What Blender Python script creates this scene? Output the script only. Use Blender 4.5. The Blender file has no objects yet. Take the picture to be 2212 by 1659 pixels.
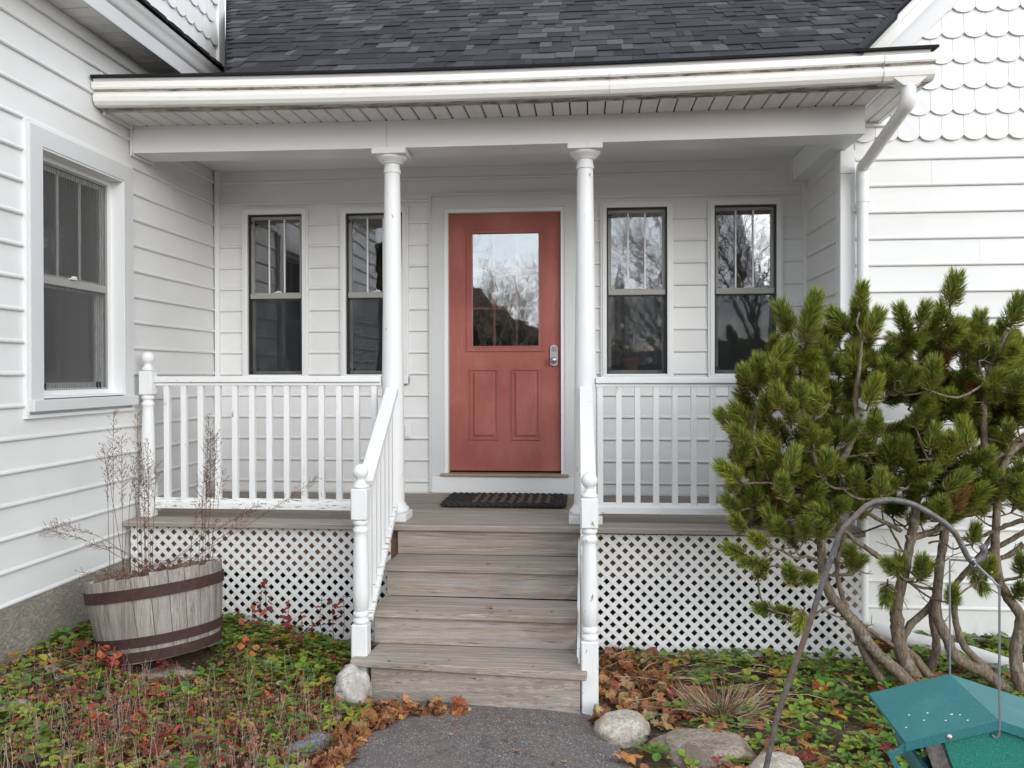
import bpy, math, random
import numpy as np
from mathutils import Vector, Matrix, noise
PI = math.pi
rnd = random.Random(7)
sc = bpy.context.scene
col = sc.collection

# ------------------------------------------------------------------ camera
F_PX, CX, CY = 1806.15, 1106.0, 817.33          # survey of the place, 2212 px wide
def cam_axes():
    ya, pi_, ro = (math.radians(a) for a in (5.07338, -.31762, -.13258))
    f = Vector((-math.sin(ya)*math.cos(pi_), math.cos(ya)*math.cos(pi_), math.sin(pi_)))
    r = Vector((math.cos(ya), math.sin(ya), 0)); u = r.cross(f)
    return math.cos(ro)*r + math.sin(ro)*u, -math.sin(ro)*r + math.cos(ro)*u, f
CR, CU, CF = cam_axes()
CAM = Vector((0.645, -6.578, 0.951))
def at(px, py, Y):
    d = CR*(px-CX)/F_PX + CU*(CY-py)/F_PX + CF
    return CAM + d*((Y-CAM.y)/d.y)
cd = bpy.data.cameras.new('camera'); cam = bpy.data.objects.new('camera', cd); col.objects.link(cam)
cam.matrix_world = Matrix(((CR.x, CU.x, -CF.x, CAM.x), (CR.y, CU.y, -CF.y, CAM.y), (CR.z, CU.z, -CF.z, CAM.z), (0, 0, 0, 1)))
cd.sensor_width = 36; cd.lens = 36*F_PX/2212; cd.shift_y = -12.2/2212
cd.clip_start = .05; cd.clip_end = 2000
sc.camera = cam
sc.cycles.max_bounces = 14; sc.cycles.diffuse_bounces = 8; sc.cycles.transparent_max_bounces = 16

# ------------------------------------------------------------------ world, sun, exposure
w = bpy.data.worlds.new('World'); sc.world = w; w.use_nodes = True
nt = w.node_tree; nt.nodes.clear(); N = nt.nodes.new; L = nt.links.new
SUN_EL, SUN_AZ = math.radians(14), math.radians(147)      # azimuth clockwise from +y
sky = N('ShaderNodeTexSky'); sky.sky_type = 'NISHITA'; sky.sun_disc = False
sky.sun_elevation = SUN_EL; sky.sun_rotation = SUN_AZ
tc = N('ShaderNodeTexCoord'); mp = N('ShaderNodeMapping'); mp.inputs['Scale'].default_value = (1, 1, 2.6)
nz = N('ShaderNodeTexNoise'); nz.inputs['Scale'].default_value = 2.6; nz.inputs['Detail'].default_value = 7; nz.inputs['Roughness'].default_value = .58
cr = N('ShaderNodeValToRGB'); cr.color_ramp.elements[0].position = .36; cr.color_ramp.elements[1].position = .60
cr.color_ramp.elements[0].color = (.30, .30, .30, 1); cr.color_ramp.elements[1].color = (1, 1, 1, 1)
mx = N('ShaderNodeMix'); mx.data_type = 'RGBA'; mx.inputs['B'].default_value = (9.0, 9.5, 10.2, 1)
bg = N('ShaderNodeBackground'); bg.inputs['Strength'].default_value = .125
ow = N('ShaderNodeOutputWorld')
L(tc.outputs['Generated'], mp.inputs['Vector']); L(mp.outputs['Vector'], nz.inputs['Vector']); L(nz.outputs['Fac'], cr.inputs['Fac'])
L(cr.outputs['Color'], mx.inputs['Factor']); L(sky.outputs['Color'], mx.inputs['A']); L(mx.outputs['Result'], bg.inputs['Color']); L(bg.outputs['Background'], ow.inputs['Surface'])
sd = bpy.data.lights.new('sun', 'SUN'); sd.energy = 1.45; sd.angle = math.radians(45); sd.color = (1, .99, .975)
sun = bpy.data.objects.new('sun', sd); col.objects.link(sun)
dv = Vector((math.sin(SUN_AZ)*math.cos(SUN_EL), math.cos(SUN_AZ)*math.cos(SUN_EL), math.sin(SUN_EL)))
sun.rotation_euler = dv.to_track_quat('Z', 'Y').to_euler(); sun.location = (0, -8, 12)
sc.view_settings.view_transform = 'Standard'; sc.view_settings.look = 'None'
sc.view_settings.exposure = 0.78; sc.view_settings.gamma = 1; sc.view_settings.use_curve_mapping = False

# ------------------------------------------------------------------ materials
MATS = {}
class NT:
    def __init__(s, name):
        s.m = bpy.data.materials.new(name); s.m.use_nodes = True; s.t = s.m.node_tree
        s.b = s.t.nodes['Principled BSDF']; s.o = s.t.nodes['Material Output']; MATS[name] = s.m
    def n(s, ty, **k):
        x = s.t.nodes.new('ShaderNode'+ty)
        for a, v in k.items():
            if a in x.inputs: x.inputs[a].default_value = v
            else: setattr(x, a, v)
        return x
    def l(s, a, b): s.t.links.new(a, b)
    def co(s, scale=(1, 1, 1), kind='world', rot=(0, 0, 0)):
        mp = s.n('Mapping'); mp.inputs['Scale'].default_value = scale; mp.inputs['Rotation'].default_value = rot
        if kind == 'world': g = s.n('NewGeometry'); s.l(g.outputs['Position'], mp.inputs['Vector'])
        else: g = s.n('TexCoord'); s.l(g.outputs['Object'], mp.inputs['Vector'])
        return mp.outputs['Vector']
    def noise(s, vec, scale, detail=4, rough=.55, dist=0):
        x = s.n('TexNoise'); x.inputs['Scale'].default_value = scale; x.inputs['Detail'].default_value = detail
        x.inputs['Roughness'].default_value = rough; x.inputs['Distortion'].default_value = dist
        s.l(vec, x.inputs['Vector']); return x.outputs['Fac']
    def ramp(s, fac, stops):
        r = s.n('ValToRGB'); e = r.color_ramp.elements
        while len(e) < len(stops): e.new(.5)
        for i, (p, c) in enumerate(stops):
            e[i].position = p; e[i].color = (c, c, c, 1) if not isinstance(c, (tuple, list)) else (*c, 1)
        s.l(fac, r.inputs['Fac']); return r.outputs['Color']
    def mix(s, f, a, b, mode='MIX'):
        x = s.n('Mix'); x.data_type = 'RGBA'; x.blend_type = mode
        for k, v in (('Factor', f), ('A', a), ('B', b)):
            if isinstance(v, (int, float)): x.inputs[k].default_value = v
            elif isinstance(v, (tuple, list)): x.inputs[k].default_value = (*v, 1)
            else: s.l(v, x.inputs[k])
        return x.outputs['Result']
    def bump(s, h, dist=.002, strength=1):
        b = s.n('Bump'); b.inputs['Distance'].default_value = dist; b.inputs['Strength'].default_value = strength
        s.l(h, b.inputs['Height']); s.l(b.outputs['Normal'], s.b.inputs['Normal'])
    def base(s, c, rough=.5, spec=.5, metal=0):
        if isinstance(c, (tuple, list)): s.b.inputs['Base Color'].default_value = (*c, 1)
        else: s.l(c, s.b.inputs['Base Color'])
        s.b.inputs['Roughness'].default_value = rough; s.b.inputs['Specular IOR Level'].default_value = spec
        s.b.inputs['Metallic'].default_value = metal
        return s.m

def m_vinyl(name, c, dirt=.12, grain=True):
    t = NT(name)
    big = t.noise(t.co((.8, .8, 2.0)), 2.2, 5)
    c1 = t.mix(t.ramp(big, [(.35, 0.), (.75, dirt*2.2)]), c, tuple(x*y for x, y in zip(c, (.80, .79, .75))))
    fine = t.noise(t.co((3, 3, 60)), 5, 3) if grain else t.noise(t.co(), 30, 3)
    c2 = t.mix(t.ramp(fine, [(.55, 0.), (.8, dirt)]), c1, tuple(x*.8 for x in c))
    oi = t.n('ObjectInfo'); c2 = t.mix(1., c2, t.ramp(oi.outputs['Random'], [(0, .945), (1, 1.)]), 'MULTIPLY')
    dz_ = t.n('SeparateXYZ'); t.l(t.co(), dz_.inputs[0]); lowd = t.ramp(dz_.outputs[2], [(0., 0.), (.001, 0.)])
    mr = t.n('MapRange'); t.l(dz_.outputs[2], mr.inputs[0]); mr.inputs[1].default_value = -.55; mr.inputs[2].default_value = -1.0; mr.inputs[3].default_value = 0; mr.inputs[4].default_value = 1
    sp_ = t.noise(t.co((1, 1, .6)), 13, 6, .7); c2 = t.mix(t.mix(1., mr.outputs[0], t.ramp(sp_, [(.46, 0.), (.66, .6)]), 'MULTIPLY'), c2, (.42, .38, .29))
    t.bump(fine, .0006, .5)
    return t.base(c2, .42, .35)
def m_paint(name, c, chips=0., vert=False, wear=(.22, .19, .16)):
    t = NT(name)
    v = t.co((9, 9, 1.2) if vert else (1.2, 9, 9))
    st = t.noise(v, 6, 6, .6)
    c1 = t.mix(t.ramp(st, [(.5, 0.), (.85, .35)]), c, tuple(x*.82 for x in c))
    if chips > 0:
        n1 = t.noise(t.co((14, 14, 3) if vert else (3, 22, 22)), 2.6, 8, .68, .6)
        msk = t.ramp(n1, [(.70-chips, 0.), (.715-chips, 1.)])
        c1 = t.mix(msk, c1, wear)
    t.bump(st, .0012, .5)
    return t.base(c1, .45, .4)
def m_wood(name, axis=0, tint=(1, 1, 1), dark=.5):
    t = NT(name)
    s = [55, 55, 55]; s[axis] = 1.1
    oi = t.n('ObjectInfo'); off = t.n('VectorMath', operation='SCALE'); cmb = t.n('CombineXYZ')
    t.l(oi.outputs['Random'], cmb.inputs[0]); t.l(oi.outputs['Random'], cmb.inputs[1]); t.l(oi.outputs['Random'], cmb.inputs[2])
    t.l(cmb.outputs[0], off.inputs[0]); off.inputs['Scale'].default_value = 37
    g = t.n('NewGeometry'); ad = t.n('VectorMath', operation='ADD'); t.l(g.outputs['Position'], ad.inputs[0]); t.l(off.outputs[0], ad.inputs[1])
    mp = t.n('Mapping'); mp.inputs['Scale'].default_value = s; t.l(ad.outputs[0], mp.inputs['Vector'])
    wv = t.n('TexWave'); wv.wave_type = 'RINGS'; wv.rings_direction = 'XYZ'[axis]
    wv.inputs['Scale'].default_value = .16; wv.inputs['Distortion'].default_value = 11; wv.inputs['Detail'].default_value = 3; wv.inputs['Detail Scale'].default_value = .7
    t.l(mp.outputs[0], wv.inputs['Vector'])
    fine = t.noise(mp.outputs[0], 3.6, 8, .75, .35)
    streak = t.noise(mp.outputs[0], .5, 5, .6, .8)
    A = tuple(x*y for x, y in zip((.53, .45, .375), tint)); B = tuple(x*y for x, y in zip((.15, .125, .108), tint))
    G = tuple(x*y for x, y in zip((.37, .35, .33), tint))
    c = t.mix(t.ramp(fine, [(.36, 0.), (.62, 1.)]), B, A)
    c = t.mix(1., c, t.ramp(oi.outputs['Random'], [(0, .80), (1, 1.06)]), 'MULTIPLY')
    c = t.mix(t.ramp(wv.outputs['Fac'], [(.45, 0.), (.95, .6)]), c, tuple(x*.50 for x in A))
    c = t.mix(t.ramp(streak, [(.42, 0.), (.66, .75)]), c, G)
    blot = t.noise(t.co((.9, 5, 5) if axis == 0 else (5, 5, 1.5)), 1.7, 4, .6)
    c = t.mix(t.ramp(blot, [(.50, 0.), (.75, dark*.7)]), c, (.12, .105, .09))
    warm = t.noise(t.co((.7, 6, 6)), 2.3, 3, .5)
    c = t.mix(t.ramp(warm, [(.62, 0.), (.75, .28)]), c, (.36, .25, .16))
    cr_ = t.ramp(t.noise(mp.outputs[0], 1.3, 7, .78, .2), [(.60, 0.), (.65, 1.)])
    c = t.mix(cr_, c, (.075, .06, .05))
    r_ = t.mix(.5, fine, wv.outputs['Color']); t.bump(r_, .0035, .8)
    return t.base(c, .8, .2)
def m_glass(name, refl=.16, tint=.75, rough=.0, wob=.0):
    t = NT(name); t.t.nodes.remove(t.b)
    fr = t.n('Fresnel'); fr.inputs['IOR'].default_value = 1.5
    ma = t.n('Math', operation='ADD', use_clamp=True); t.l(fr.outputs[0], ma.inputs[0]); ma.inputs[1].default_value = refl
    tr = t.n('BsdfTransparent'); tr.inputs['Color'].default_value = (tint, tint, tint, 1)
    gl = t.n('BsdfGlossy'); gl.inputs['Roughness'].default_value = rough; gl.inputs['Color'].default_value = (.95, .97, 1, 1)
    if wob:
        nn = t.noise(t.co((1, 1, 1)), 3.2, 3, .5); b = t.n('Bump'); b.inputs['Distance'].default_value = wob; t.l(nn, b.inputs['Height'])
        t.l(b.outputs[0], gl.inputs['Normal'])
    mxs = t.n('MixShader'); t.l(ma.outputs[0], mxs.inputs[0]); t.l(tr.outputs[0], mxs.inputs[1]); t.l(gl.outputs[0], mxs.inputs[2])
    t.l(mxs.outputs[0], t.o.inputs['Surface']); return t.m
def m_screen(name, c, cover, moire=False):
    t = NT(name); t.t.nodes.remove(t.b)
    wv = t.noise(t.co((1, 3, .6)), 9, 3, .5)
    if moire:
        w2_ = t.n('TexWave'); w2_.wave_type = 'BANDS'; w2_.bands_direction = 'Y'; w2_.inputs['Scale'].default_value = 14; w2_.inputs['Distortion'].default_value = 5; w2_.inputs['Detail'].default_value = 3; w2_.inputs['Detail Scale'].default_value = 2.5; t.l(t.co((1, 1, .35)), w2_.inputs['Vector']); wv = t.mix(.5, wv, w2_.outputs['Fac'])
    tr = t.n('BsdfTransparent'); df = t.n('BsdfDiffuse'); df.inputs['Color'].default_value = (*c, 1)
    mxs = t.n('MixShader'); t.l(t.ramp(wv, [(.3, cover-.07), (.7, cover+.07)]), mxs.inputs[0]); t.l(tr.outputs[0], mxs.inputs[1]); t.l(df.outputs[0], mxs.inputs[2])
    t.l(mxs.outputs[0], t.o.inputs['Surface']); return t.m
def m_attr(name, rough=.6, spec=.3, sss=0, bump=0, noise_amt=.0):
    t = NT(name); a = t.n('Attribute'); a.attribute_name = 'Col'; c = a.outputs['Color']
    if noise_amt:
        nn = t.noise(t.co((1, 1, 1)), 90, 3); c = t.mix(t.ramp(nn, [(.4, 0.), (.7, noise_amt)]), c, t.mix(1., c, (.45, .4, .35), 'MULTIPLY'))
    if sss:
        tl = t.n('BsdfTranslucent'); t.l(c, tl.inputs['Color']); ms = t.n('MixShader'); ms.inputs[0].default_value = sss
        t.l(t.b.outputs[0], ms.inputs[1]); t.l(tl.outputs[0], ms.inputs[2]); t.l(ms.outputs[0], t.o.inputs['Surface'])
    return t.base(c, rough, spec)

m_vinyl('siding', (.765, .77, .765), .16); m_vinyl('trim', (.79, .80, .80), .06, False)
m_vinyl('casing', (.66, .67, .675), .06, False)
m_paint('rail_paint', (.77, .775, .775), .045); m_paint('baluster_paint', (.77, .775, .775), .03, True); m_paint('rail_worn', (.80, .80, .79), .13); m_paint('post_paint', (.77, .775, .775), .06, True)
m_paint('column_paint', (.76, .765, .77), .03, True)
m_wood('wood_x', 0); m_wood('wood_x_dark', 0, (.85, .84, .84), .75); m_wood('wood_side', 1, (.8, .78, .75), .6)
m_wood('stave', 2, (.88, .92, .94), .95)
t = NT('joist'); t.base(t.mix(t.noise(t.co((2, 20, 20)), 3, 5), (.20, .12, .075), (.36, .235, .155)), .8, .2)
t = NT('door_red')
gr = t.noise(t.co((22, 22, .9)), 5, 6, .65, .5); fade = t.noise(t.co((1.6, 1.6, 1.0)), 1.6, 4, .6)
c = t.mix(t.ramp(fade, [(.35, 0.), (.7, 1.)]), (.315, .090, .073), (.44, .158, .126)); c = t.mix(t.ramp(gr, [(.5, 0.), (.72, .5)]), c, (.24, .07, .06))
sp = t.noise(t.co((8, 8, 5)), 3, 4, .6); c = t.mix(t.ramp(sp, [(.62, 0.), (.74, .3)]), c, (.20, .065, .07))
t.bump(gr, .0015, .6); t.base(c, .5, .3)
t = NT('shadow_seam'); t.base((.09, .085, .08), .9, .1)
t = NT('gutter_white')
g1 = t.noise(t.co((2.2, 6, 30)), 3, 7, .65, .4)
c = t.mix(t.ramp(g1, [(.58, 0.), (.72, .5)]), (.80, .79, .76), (.42, .38, .32)); t.bump(g1, .0006, .4); t.base(c, .35, .45)
t = NT('gutter_grime'); g1 = t.noise(t.co((2.5, 6, 22)), 4, 7, .7, .5)
t.base(t.mix(t.ramp(g1, [(.38, 0.), (.62, 1.)]), (.60, .56, .50), (.17, .145, .11)), .8, .2)
t = NT('soffit')
sv = t.n('SeparateXYZ'); t.l(t.co((1, 1, 1)), sv.inputs[0])
def tri(sock, k, ph=0.):
    a = t.n('Math', operation='MULTIPLY_ADD'); t.l(sock, a.inputs[0]); a.inputs[1].default_value = k; a.inputs[2].default_value = ph
    f = t.n('Math', operation='FRACT'); t.l(a.outputs[0], f.inputs[0]); return f.outputs[0]
ad_ = t.n('Math', operation='ADD'); t.l(sv.outputs[0], ad_.inputs[0]); sb_ = t.n('Math', operation='MULTIPLY'); t.l(sv.outputs[1], sb_.inputs[0]); sb_.inputs[1].default_value = .55; t.l(sb_.outputs[0], ad_.inputs[1])
ln = t.ramp(tri(ad_.outputs[0], 105), [(.42, 0.), (.5, 1.), (.75, 1.), (.83, 0.)])
dt = t.ramp(tri(sv.outputs[1], 75), [(.25, 0.), (.35, 1.), (.75, 1.), (.85, 0.)])
ho = t.mix(1., ln, dt, 'MULTIPLY'); dn = t.noise(t.co((6, 2, 6)), 3, 5)
c = t.mix(t.ramp(dn, [(.4, 0.), (.75, .5)]), (.78, .77, .74), (.56, .54, .49)); t.base(t.mix(t.mix(.42, (0., 0., 0.), ho), c, (.08, .075, .07)), .6, .3)
SOFFIT = t.m
def m_shingle(name, c):
    t = NT(name); n1 = t.noise(t.co(), 420, 2, .6); n2 = t.noise(t.co((1, 1, 1)), 14, 4)
    cc = t.mix(t.ramp(n1, [(.35, 0.), (.7, 1.)]), tuple(x*.55 for x in c), tuple(x*1.6 for x in c))
    cc = t.mix(t.ramp(n2, [(.4, 0.), (.8, .3)]), cc, tuple(x*1.5 for x in c)); t.bump(n1, .0012, .8)
    return t.base(cc, .9, .2)
SH = [m_shingle('shingle_'+k, c) for k, c in (('charcoal', (.0155, .0157, .018)), ('slate', (.024, .0243, .0275)), ('grey', (.037, .0375, .0425)), ('light', (.064, .065, .073)))]
t = NT('asphalt')
v = t.n('TexVoronoi'); v.inputs['Scale'].default_value = 150; t.l(t.co(), v.inputs['Vector'])
n1 = t.noise(t.co(), 160, 3, .7); n2 = t.noise(t.co(), 3.5, 5, .6)
c = t.mix(t.ramp(n1, [(.35, 0.), (.66, 1.)]), (.055, .050, .050), (.25, .23, .225))
sep = t.n('SeparateColor'); t.l(v.outputs['Color'], sep.inputs[0])
peb = t.mix(1., t.ramp(sep.outputs[0], [(.85, 0.), (.87, 1.)]), t.ramp(v.outputs['Distance'], [(.0, 1.), (.42, 1.), (.5, 0.)]), 'MULTIPLY')
c = t.mix(peb, c, t.mix(sep.outputs[1], (.62, .58, .50), (.30, .24, .20)))
c = t.mix(t.ramp(n2, [(.40, 0.), (.70, .5)]), c, (.19, .155, .14)); c = t.mix(t.ramp(t.noise(t.co(), 9, 6, .7), [(.52, 0.), (.66, .45)]), c, (.055, .045, .044))
t.bump(t.mix(.5, n1, t.ramp(v.outputs['Distance'], [(.0, 1.), (.6, 0.)])), .005, .9); t.base(c, .85, .3)
t = NT('soil'); n1 = t.noise(t.co(), 45, 6, .7); n2 = t.noise(t.co(), 7, 4)
c = t.mix(t.ramp(n1, [(.35, 0.), (.68, 1.)]), (.045, .03, .02), (.20, .145, .10)); c = t.mix(t.ramp(n2, [(.5, 0.), (.7, .5)]), c, (.10, .075, .045)); t.bump(n1, .012, 1); t.base(c, .95, .1)
t = NT('concrete'); n1 = t.noise(t.co((1, 1, 1.8)), 34, 7, .72, .8); n2 = t.noise(t.co(), 4, 4)
c = t.mix(t.ramp(n1, [(.34, 0.), (.62, 1.)]), (.20, .185, .155), (.48, .455, .39)); c = t.mix(t.ramp(n2, [(.45, 0.), (.7, .5)]), c, (.22, .20, .165)); t.bump(n1, .02, 1); t.base(c, .95, .15)
def m_rock(name, a, b, d):
    t = NT(name); n1 = t.noise(t.co(), 70, 7, .7); n2 = t.noise(t.co(), 9, 5, .6, .6)
    c = t.mix(t.ramp(n1, [(.35, 0.), (.65, 1.)]), a, b); c = t.mix(t.ramp(n2, [(.46, 0.), (.62, .8)]), c, d); t.bump(t.mix(.5, n1, n2), .010, .9); return t.base(c, .85, .25)
m_rock('rock_pale', (.26, .23, .19), (.60, .56, .48), (.34, .27, .20)); m_rock('rock_brown', (.15, .12, .095), (.40, .34, .27), (.14, .105, .085)); m_rock('rock_white', (.30, .29, .27), (.62, .60, .56), (.34, .31, .27)); m_rock('slate_stone', (.10, .11, .125), (.26, .28, .31), (.16, .16, .17))
t = NT('rust'); n1 = t.noise(t.co(), 30, 6, .7); t.bump(n1, .002, .6); t.base(t.mix(t.ramp(n1, [(.3, 0.), (.7, 1.)]), (.030, .018, .016), (.075, .036, .029)), .75, .35)
t = NT('bark'); n1 = t.noise(t.co((30, 30, 9)), 2.4, 7, .7, .7); n2 = t.noise(t.co(), 16, 4)
c = t.mix(t.ramp(n1, [(.33, 0.), (.66, 1.)]), (.070, .050, .036), (.30, .24, .18)); c = t.mix(t.ramp(n2, [(.60, 0.), (.68, .55)]), c, (.34, .36, .29)); t.bump(n1, .006, 1); t.base(c, .9, .2)
t = NT('pole_iron'); n1 = t.noise(t.co(), 60, 5, .7); n2 = t.noise(t.co(), 5, 3)
c = t.mix(t.ramp(n1, [(.4, 0.), (.7, 1.)]), (.085, .085, .088), (.21, .20, .195)); c = t.mix(t.ramp(n2, [(.5, 0.), (.62, .6)]), c, (.20, .10, .065)); t.base(c, .5, .5, .35)
t = NT('wire_steel'); t.base((.36, .38, .41), .35, .5, .7)
t = NT('teal'); n1 = t.noise(t.co(), 380, 2, .6); n2 = t.noise(t.co(), 9, 4)
c = t.mix(t.ramp(n1, [(.35, 0.), (.7, 1.)]), (.014, .115, .125), (.034, .19, .195)); c = t.mix(t.ramp(n2, [(.5, 0.), (.75, .35)]), c, (.075, .27, .27)); t.base(c, .5, .4)
t = NT('teal_green'); n1 = t.noise(t.co(), 300, 3, .7); t.base(t.mix(t.ramp(n1, [(.35, 0.), (.7, 1.)]), (.010, .135, .098), (.030, .25, .185)), .6, .3)
t = NT('hopper_plastic'); t.base((.10, .105, .11), .3, .5)
t = NT('satin_nickel'); t.base((.52, .51, .49), .32, .5, .85)
t = NT('button_dark'); t.base((.06, .06, .065), .5)
t = NT('brass_sill'); t.base(t.mix(t.noise(t.co((3, 20, 20)), 4, 4), (.30, .20, .12), (.47, .38, .29)), .45, .5, .2)
t = NT('mat_dark'); n1 = t.noise(t.co((40, 40, 40)), 6, 5, .7); t.bump(n1, .006, 1); t.base(t.mix(n1, (.016, .015, .015), (.075, .07, .066)), .9, .2)
t = NT('mat_tan'); n1 = t.noise(t.co((40, 40, 40)), 6, 5, .7); t.bump(n1, .006, 1); t.base(t.mix(n1, (.085, .066, .052), (.23, .175, .135)), .9, .2)
t = NT('interior'); t.base((.055, .055, .055), .9, .1)
t = NT('curtain'); t.base(t.mix(t.noise(t.co((30, 30, 1)), 2, 3), (.22, .22, .22), (.46, .46, .45)), .9, .1)
t = NT('terracotta'); t.base((.42, .15, .075), .7, .3)
t = NT('sash_grey'); t.base((.33, .325, .31), .5, .4)
t = NT('sash_white'); t.base((.78, .78, .77), .45, .4)
t = NT('black_metal'); t.base((.02, .02, .022), .4, .4)
t = NT('blossom'); t.base((.75, .72, .68), .6, .3)
m_glass('glass_door', .24, .98, .02, .0009); m_glass('glass_clear', .055, .9, .02, .0007); m_glass('glass_bright', .15, .9, .025, .0009); m_glass('glass_wing', .06, .85, 0, .001)
m_screen('screen_dark', (.05, .055, .06), .26); m_screen('screen_grey', (.15, .15, .145), .36, True)
m_attr('needles', .5, .35, .2); m_attr('leaf', .5, .35, .22, noise_amt=.5); m_attr('litter', .75, .2, .12, noise_amt=.7); m_attr('stalk', .8, .2)
M = MATS

# ------------------------------------------------------------------ mesh helpers
class MB:
    def __init__(s): s.v = []; s.f = []; s.c = []; s.mi = []
    def add(s, vs, fs, colr=None, mi=0):
        k = len(s.v); s.v.extend([tuple(p) for p in vs]); s.f.extend([tuple(i+k for i in f) for f in fs]); s.mi.extend([mi]*len(fs))
        if colr is not None: s.c.extend([colr]*len(vs))
        return s
    def box(s, a, b, ch=0., colr=None, mi=0, xf=None):
        (x0, y0, z0), (x1, y1, z1) = [min(p, q) for p, q in zip(a, b)], [max(p, q) for p, q in zip(a, b)]
        if ch <= 0:
            vs = [(x, y, z) for x in (x0, x1) for y in (y0, y1) for z in (z0, z1)]
            fs = [(0, 1, 3, 2), (4, 6, 7, 5), (0, 4, 5, 1), (2, 3, 7, 6), (0, 2, 6, 4), (1, 5, 7, 3)]
        else:
            ch = min(ch, (x1-x0)*.45, (y1-y0)*.45, (z1-z0)*.45); vs = []; idx = {}
            for i, x in enumerate((x0, x1)):
                for j, y in enumerate((y0, y1)):
                    for k, z in enumerate((z0, z1)):
                        sx, sy, sz = (ch if i == 0 else -ch), (ch if j == 0 else -ch), (ch if k == 0 else -ch)
                        for ax, p in enumerate(((x, y+sy, z+sz), (x+sx, y, z+sz), (x+sx, y+sy, z))):
                            idx[i, j, k, ax] = len(vs); vs.append(p)
            g = idx; fs = []
            for i in (0, 1): fs += [(g[i, 0, 0, 0], g[i, 0, 1, 0], g[i, 1, 1, 0], g[i, 1, 0, 0]), (g[0, i, 0, 1], g[1, i, 0, 1], g[1, i, 1, 1], g[0, i, 1, 1]), (g[0, 0, i, 2], g[1, 0, i, 2], g[1, 1, i, 2], g[0, 1, i, 2])]
            for i in (0, 1):
                for j in (0, 1):
                    fs += [(g[0, i, j, 1], g[1, i, j, 1], g[1, i, j, 2], g[0, i, j, 2]), (g[i, 0, j, 0], g[i, 1, j, 0], g[i, 1, j, 2], g[i, 0, j, 2]), (g[i, j, 0, 0], g[i, j, 1, 0], g[i, j, 1, 1], g[i, j, 0, 1])]
                    for k in (0, 1): fs.append((g[i, j, k, 0], g[i, j, k, 1], g[i, j, k, 2]))
        if xf: vs = [xf @ Vector(p) for p in vs]
        return s.add(vs, fs, colr, mi)
    def prism(s, prof, p0, p1, out, up, colr=None, mi=0, caps=True, closed=True):
        # prof: list of (outward, upward) ; extruded from p0 to p1
        p0, p1, out, up = map(Vector, (p0, p1, out, up)); n = len(prof)
        vs = [p0+out*a+up*b for a, b in prof]+[p1+out*a+up*b for a, b in prof]
        fs = [(i, (i+1) % n, n+(i+1) % n, n+i) for i in range(n if closed else n-1)]
        if caps: fs += [tuple(range(n)), tuple(range(n, 2*n))[::-1]]
        return s.add(vs, fs, colr, mi)
    def tube(s, pts, rad, seg=8, colr=None, mi=0, cap=True):
        pts = [Vector(p) for p in pts]; n = len(pts)
        if isinstance(rad, (int, float)): rad = [rad]*n
        vs = []; fs = []; ref = None
        for i, p in enumerate(pts):
            d = (pts[min(i+1, n-1)]-pts[max(i-1, 0)]).normalized()
            if ref is None: ref = Vector((0, 0, 1)) if abs(d.z) < .9 else Vector((1, 0, 0))
            a = (ref-d*ref.dot(d)).normalized(); b = d.cross(a); ref = a
            for k in range(seg):
                th = 2*PI*k/seg; vs.append(p+(a*math.cos(th)+b*math.sin(th))*rad[i])
        for i in range(n-1):
            for k in range(seg): fs.append((i*seg+k, i*seg+(k+1) % seg, (i+1)*seg+(k+1) % seg, (i+1)*seg+k))
        if cap and seg > 2: fs += [tuple(range(seg))[::-1], tuple(range((n-1)*seg, n*seg))]
        return s.add(vs, fs, colr, mi)
    def lathe(s, prof, c=(0, 0, 0), seg=24, xf=None, colr=None, mi=0):
        c = Vector(c); vs = []; fs = []; n = len(prof)
        for r, z in prof:
            for k in range(seg):
                th = 2*PI*k/seg; p = Vector((r*math.cos(th), r*math.sin(th), z))
                vs.append(c+(xf @ p if xf else p))
        for i in range(n-1):
            for k in range(seg): fs.append((i*seg+k, i*seg+(k+1) % seg, (i+1)*seg+(k+1) % seg, (i+1)*seg+k))
        fs += [tuple(range(seg))[::-1], tuple(range((n-1)*seg, n*seg))]
        return s.add(vs, fs, colr, mi)
    def mesh(s, name, mats, smooth=None):
        me = bpy.data.meshes.new(name); me.from_pydata([tuple(v) for v in s.v], [], s.f)
        for m in (mats if isinstance(mats, (list, tuple)) else [mats]): me.materials.append(M[m] if isinstance(m, str) else m)
        if any(s.mi): me.polygons.foreach_set('material_index', s.mi)
        if s.c and len(s.c) == len(s.v):
            a = me.color_attributes.new('Col', 'FLOAT_COLOR', 'POINT'); a.data.foreach_set('color', np.array([(*c[:3], 1) for c in s.c], dtype=np.float32).ravel())
        me.validate(); me.update()
        if smooth is not None:
            me.polygons.foreach_set('use_smooth', [True]*len(me.polygons)); me.set_sharp_from_angle(angle=math.radians(smooth))
        return me
    def build(s, name, mats, parent=None, smooth=None, kind=None):
        o = bpy.data.objects.new(name, s.mesh(name, mats, smooth)); col.objects.link(o)
        if parent is not None: o.parent = parent
        if kind: o['kind'] = kind
        return o
def tag(o, label, cat, group=None):
    o['label'] = label; o['category'] = cat
    if group: o['group'] = group
    return o
def thing(name, label, cat, group=None):
    o = bpy.data.objects.new(name, None); col.objects.link(o); o.empty_display_size = .1
    return tag(o, label, cat, group)
def inst(name, me, parent, mat):
    o = bpy.data.objects.new(name, me); col.objects.link(o); o.parent = parent; o.matrix_basis = mat; return o
def sm(a, b, x):
    t = min(1, max(0, (x-a)/(b-a))); return t*t*(3-2*t)
def gz(x, y):                                              # the lie of the land
    z = -.785+.225*sm(-.75, -2.25, x)-.02*sm(.8, 2.5, x)
    return z

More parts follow.
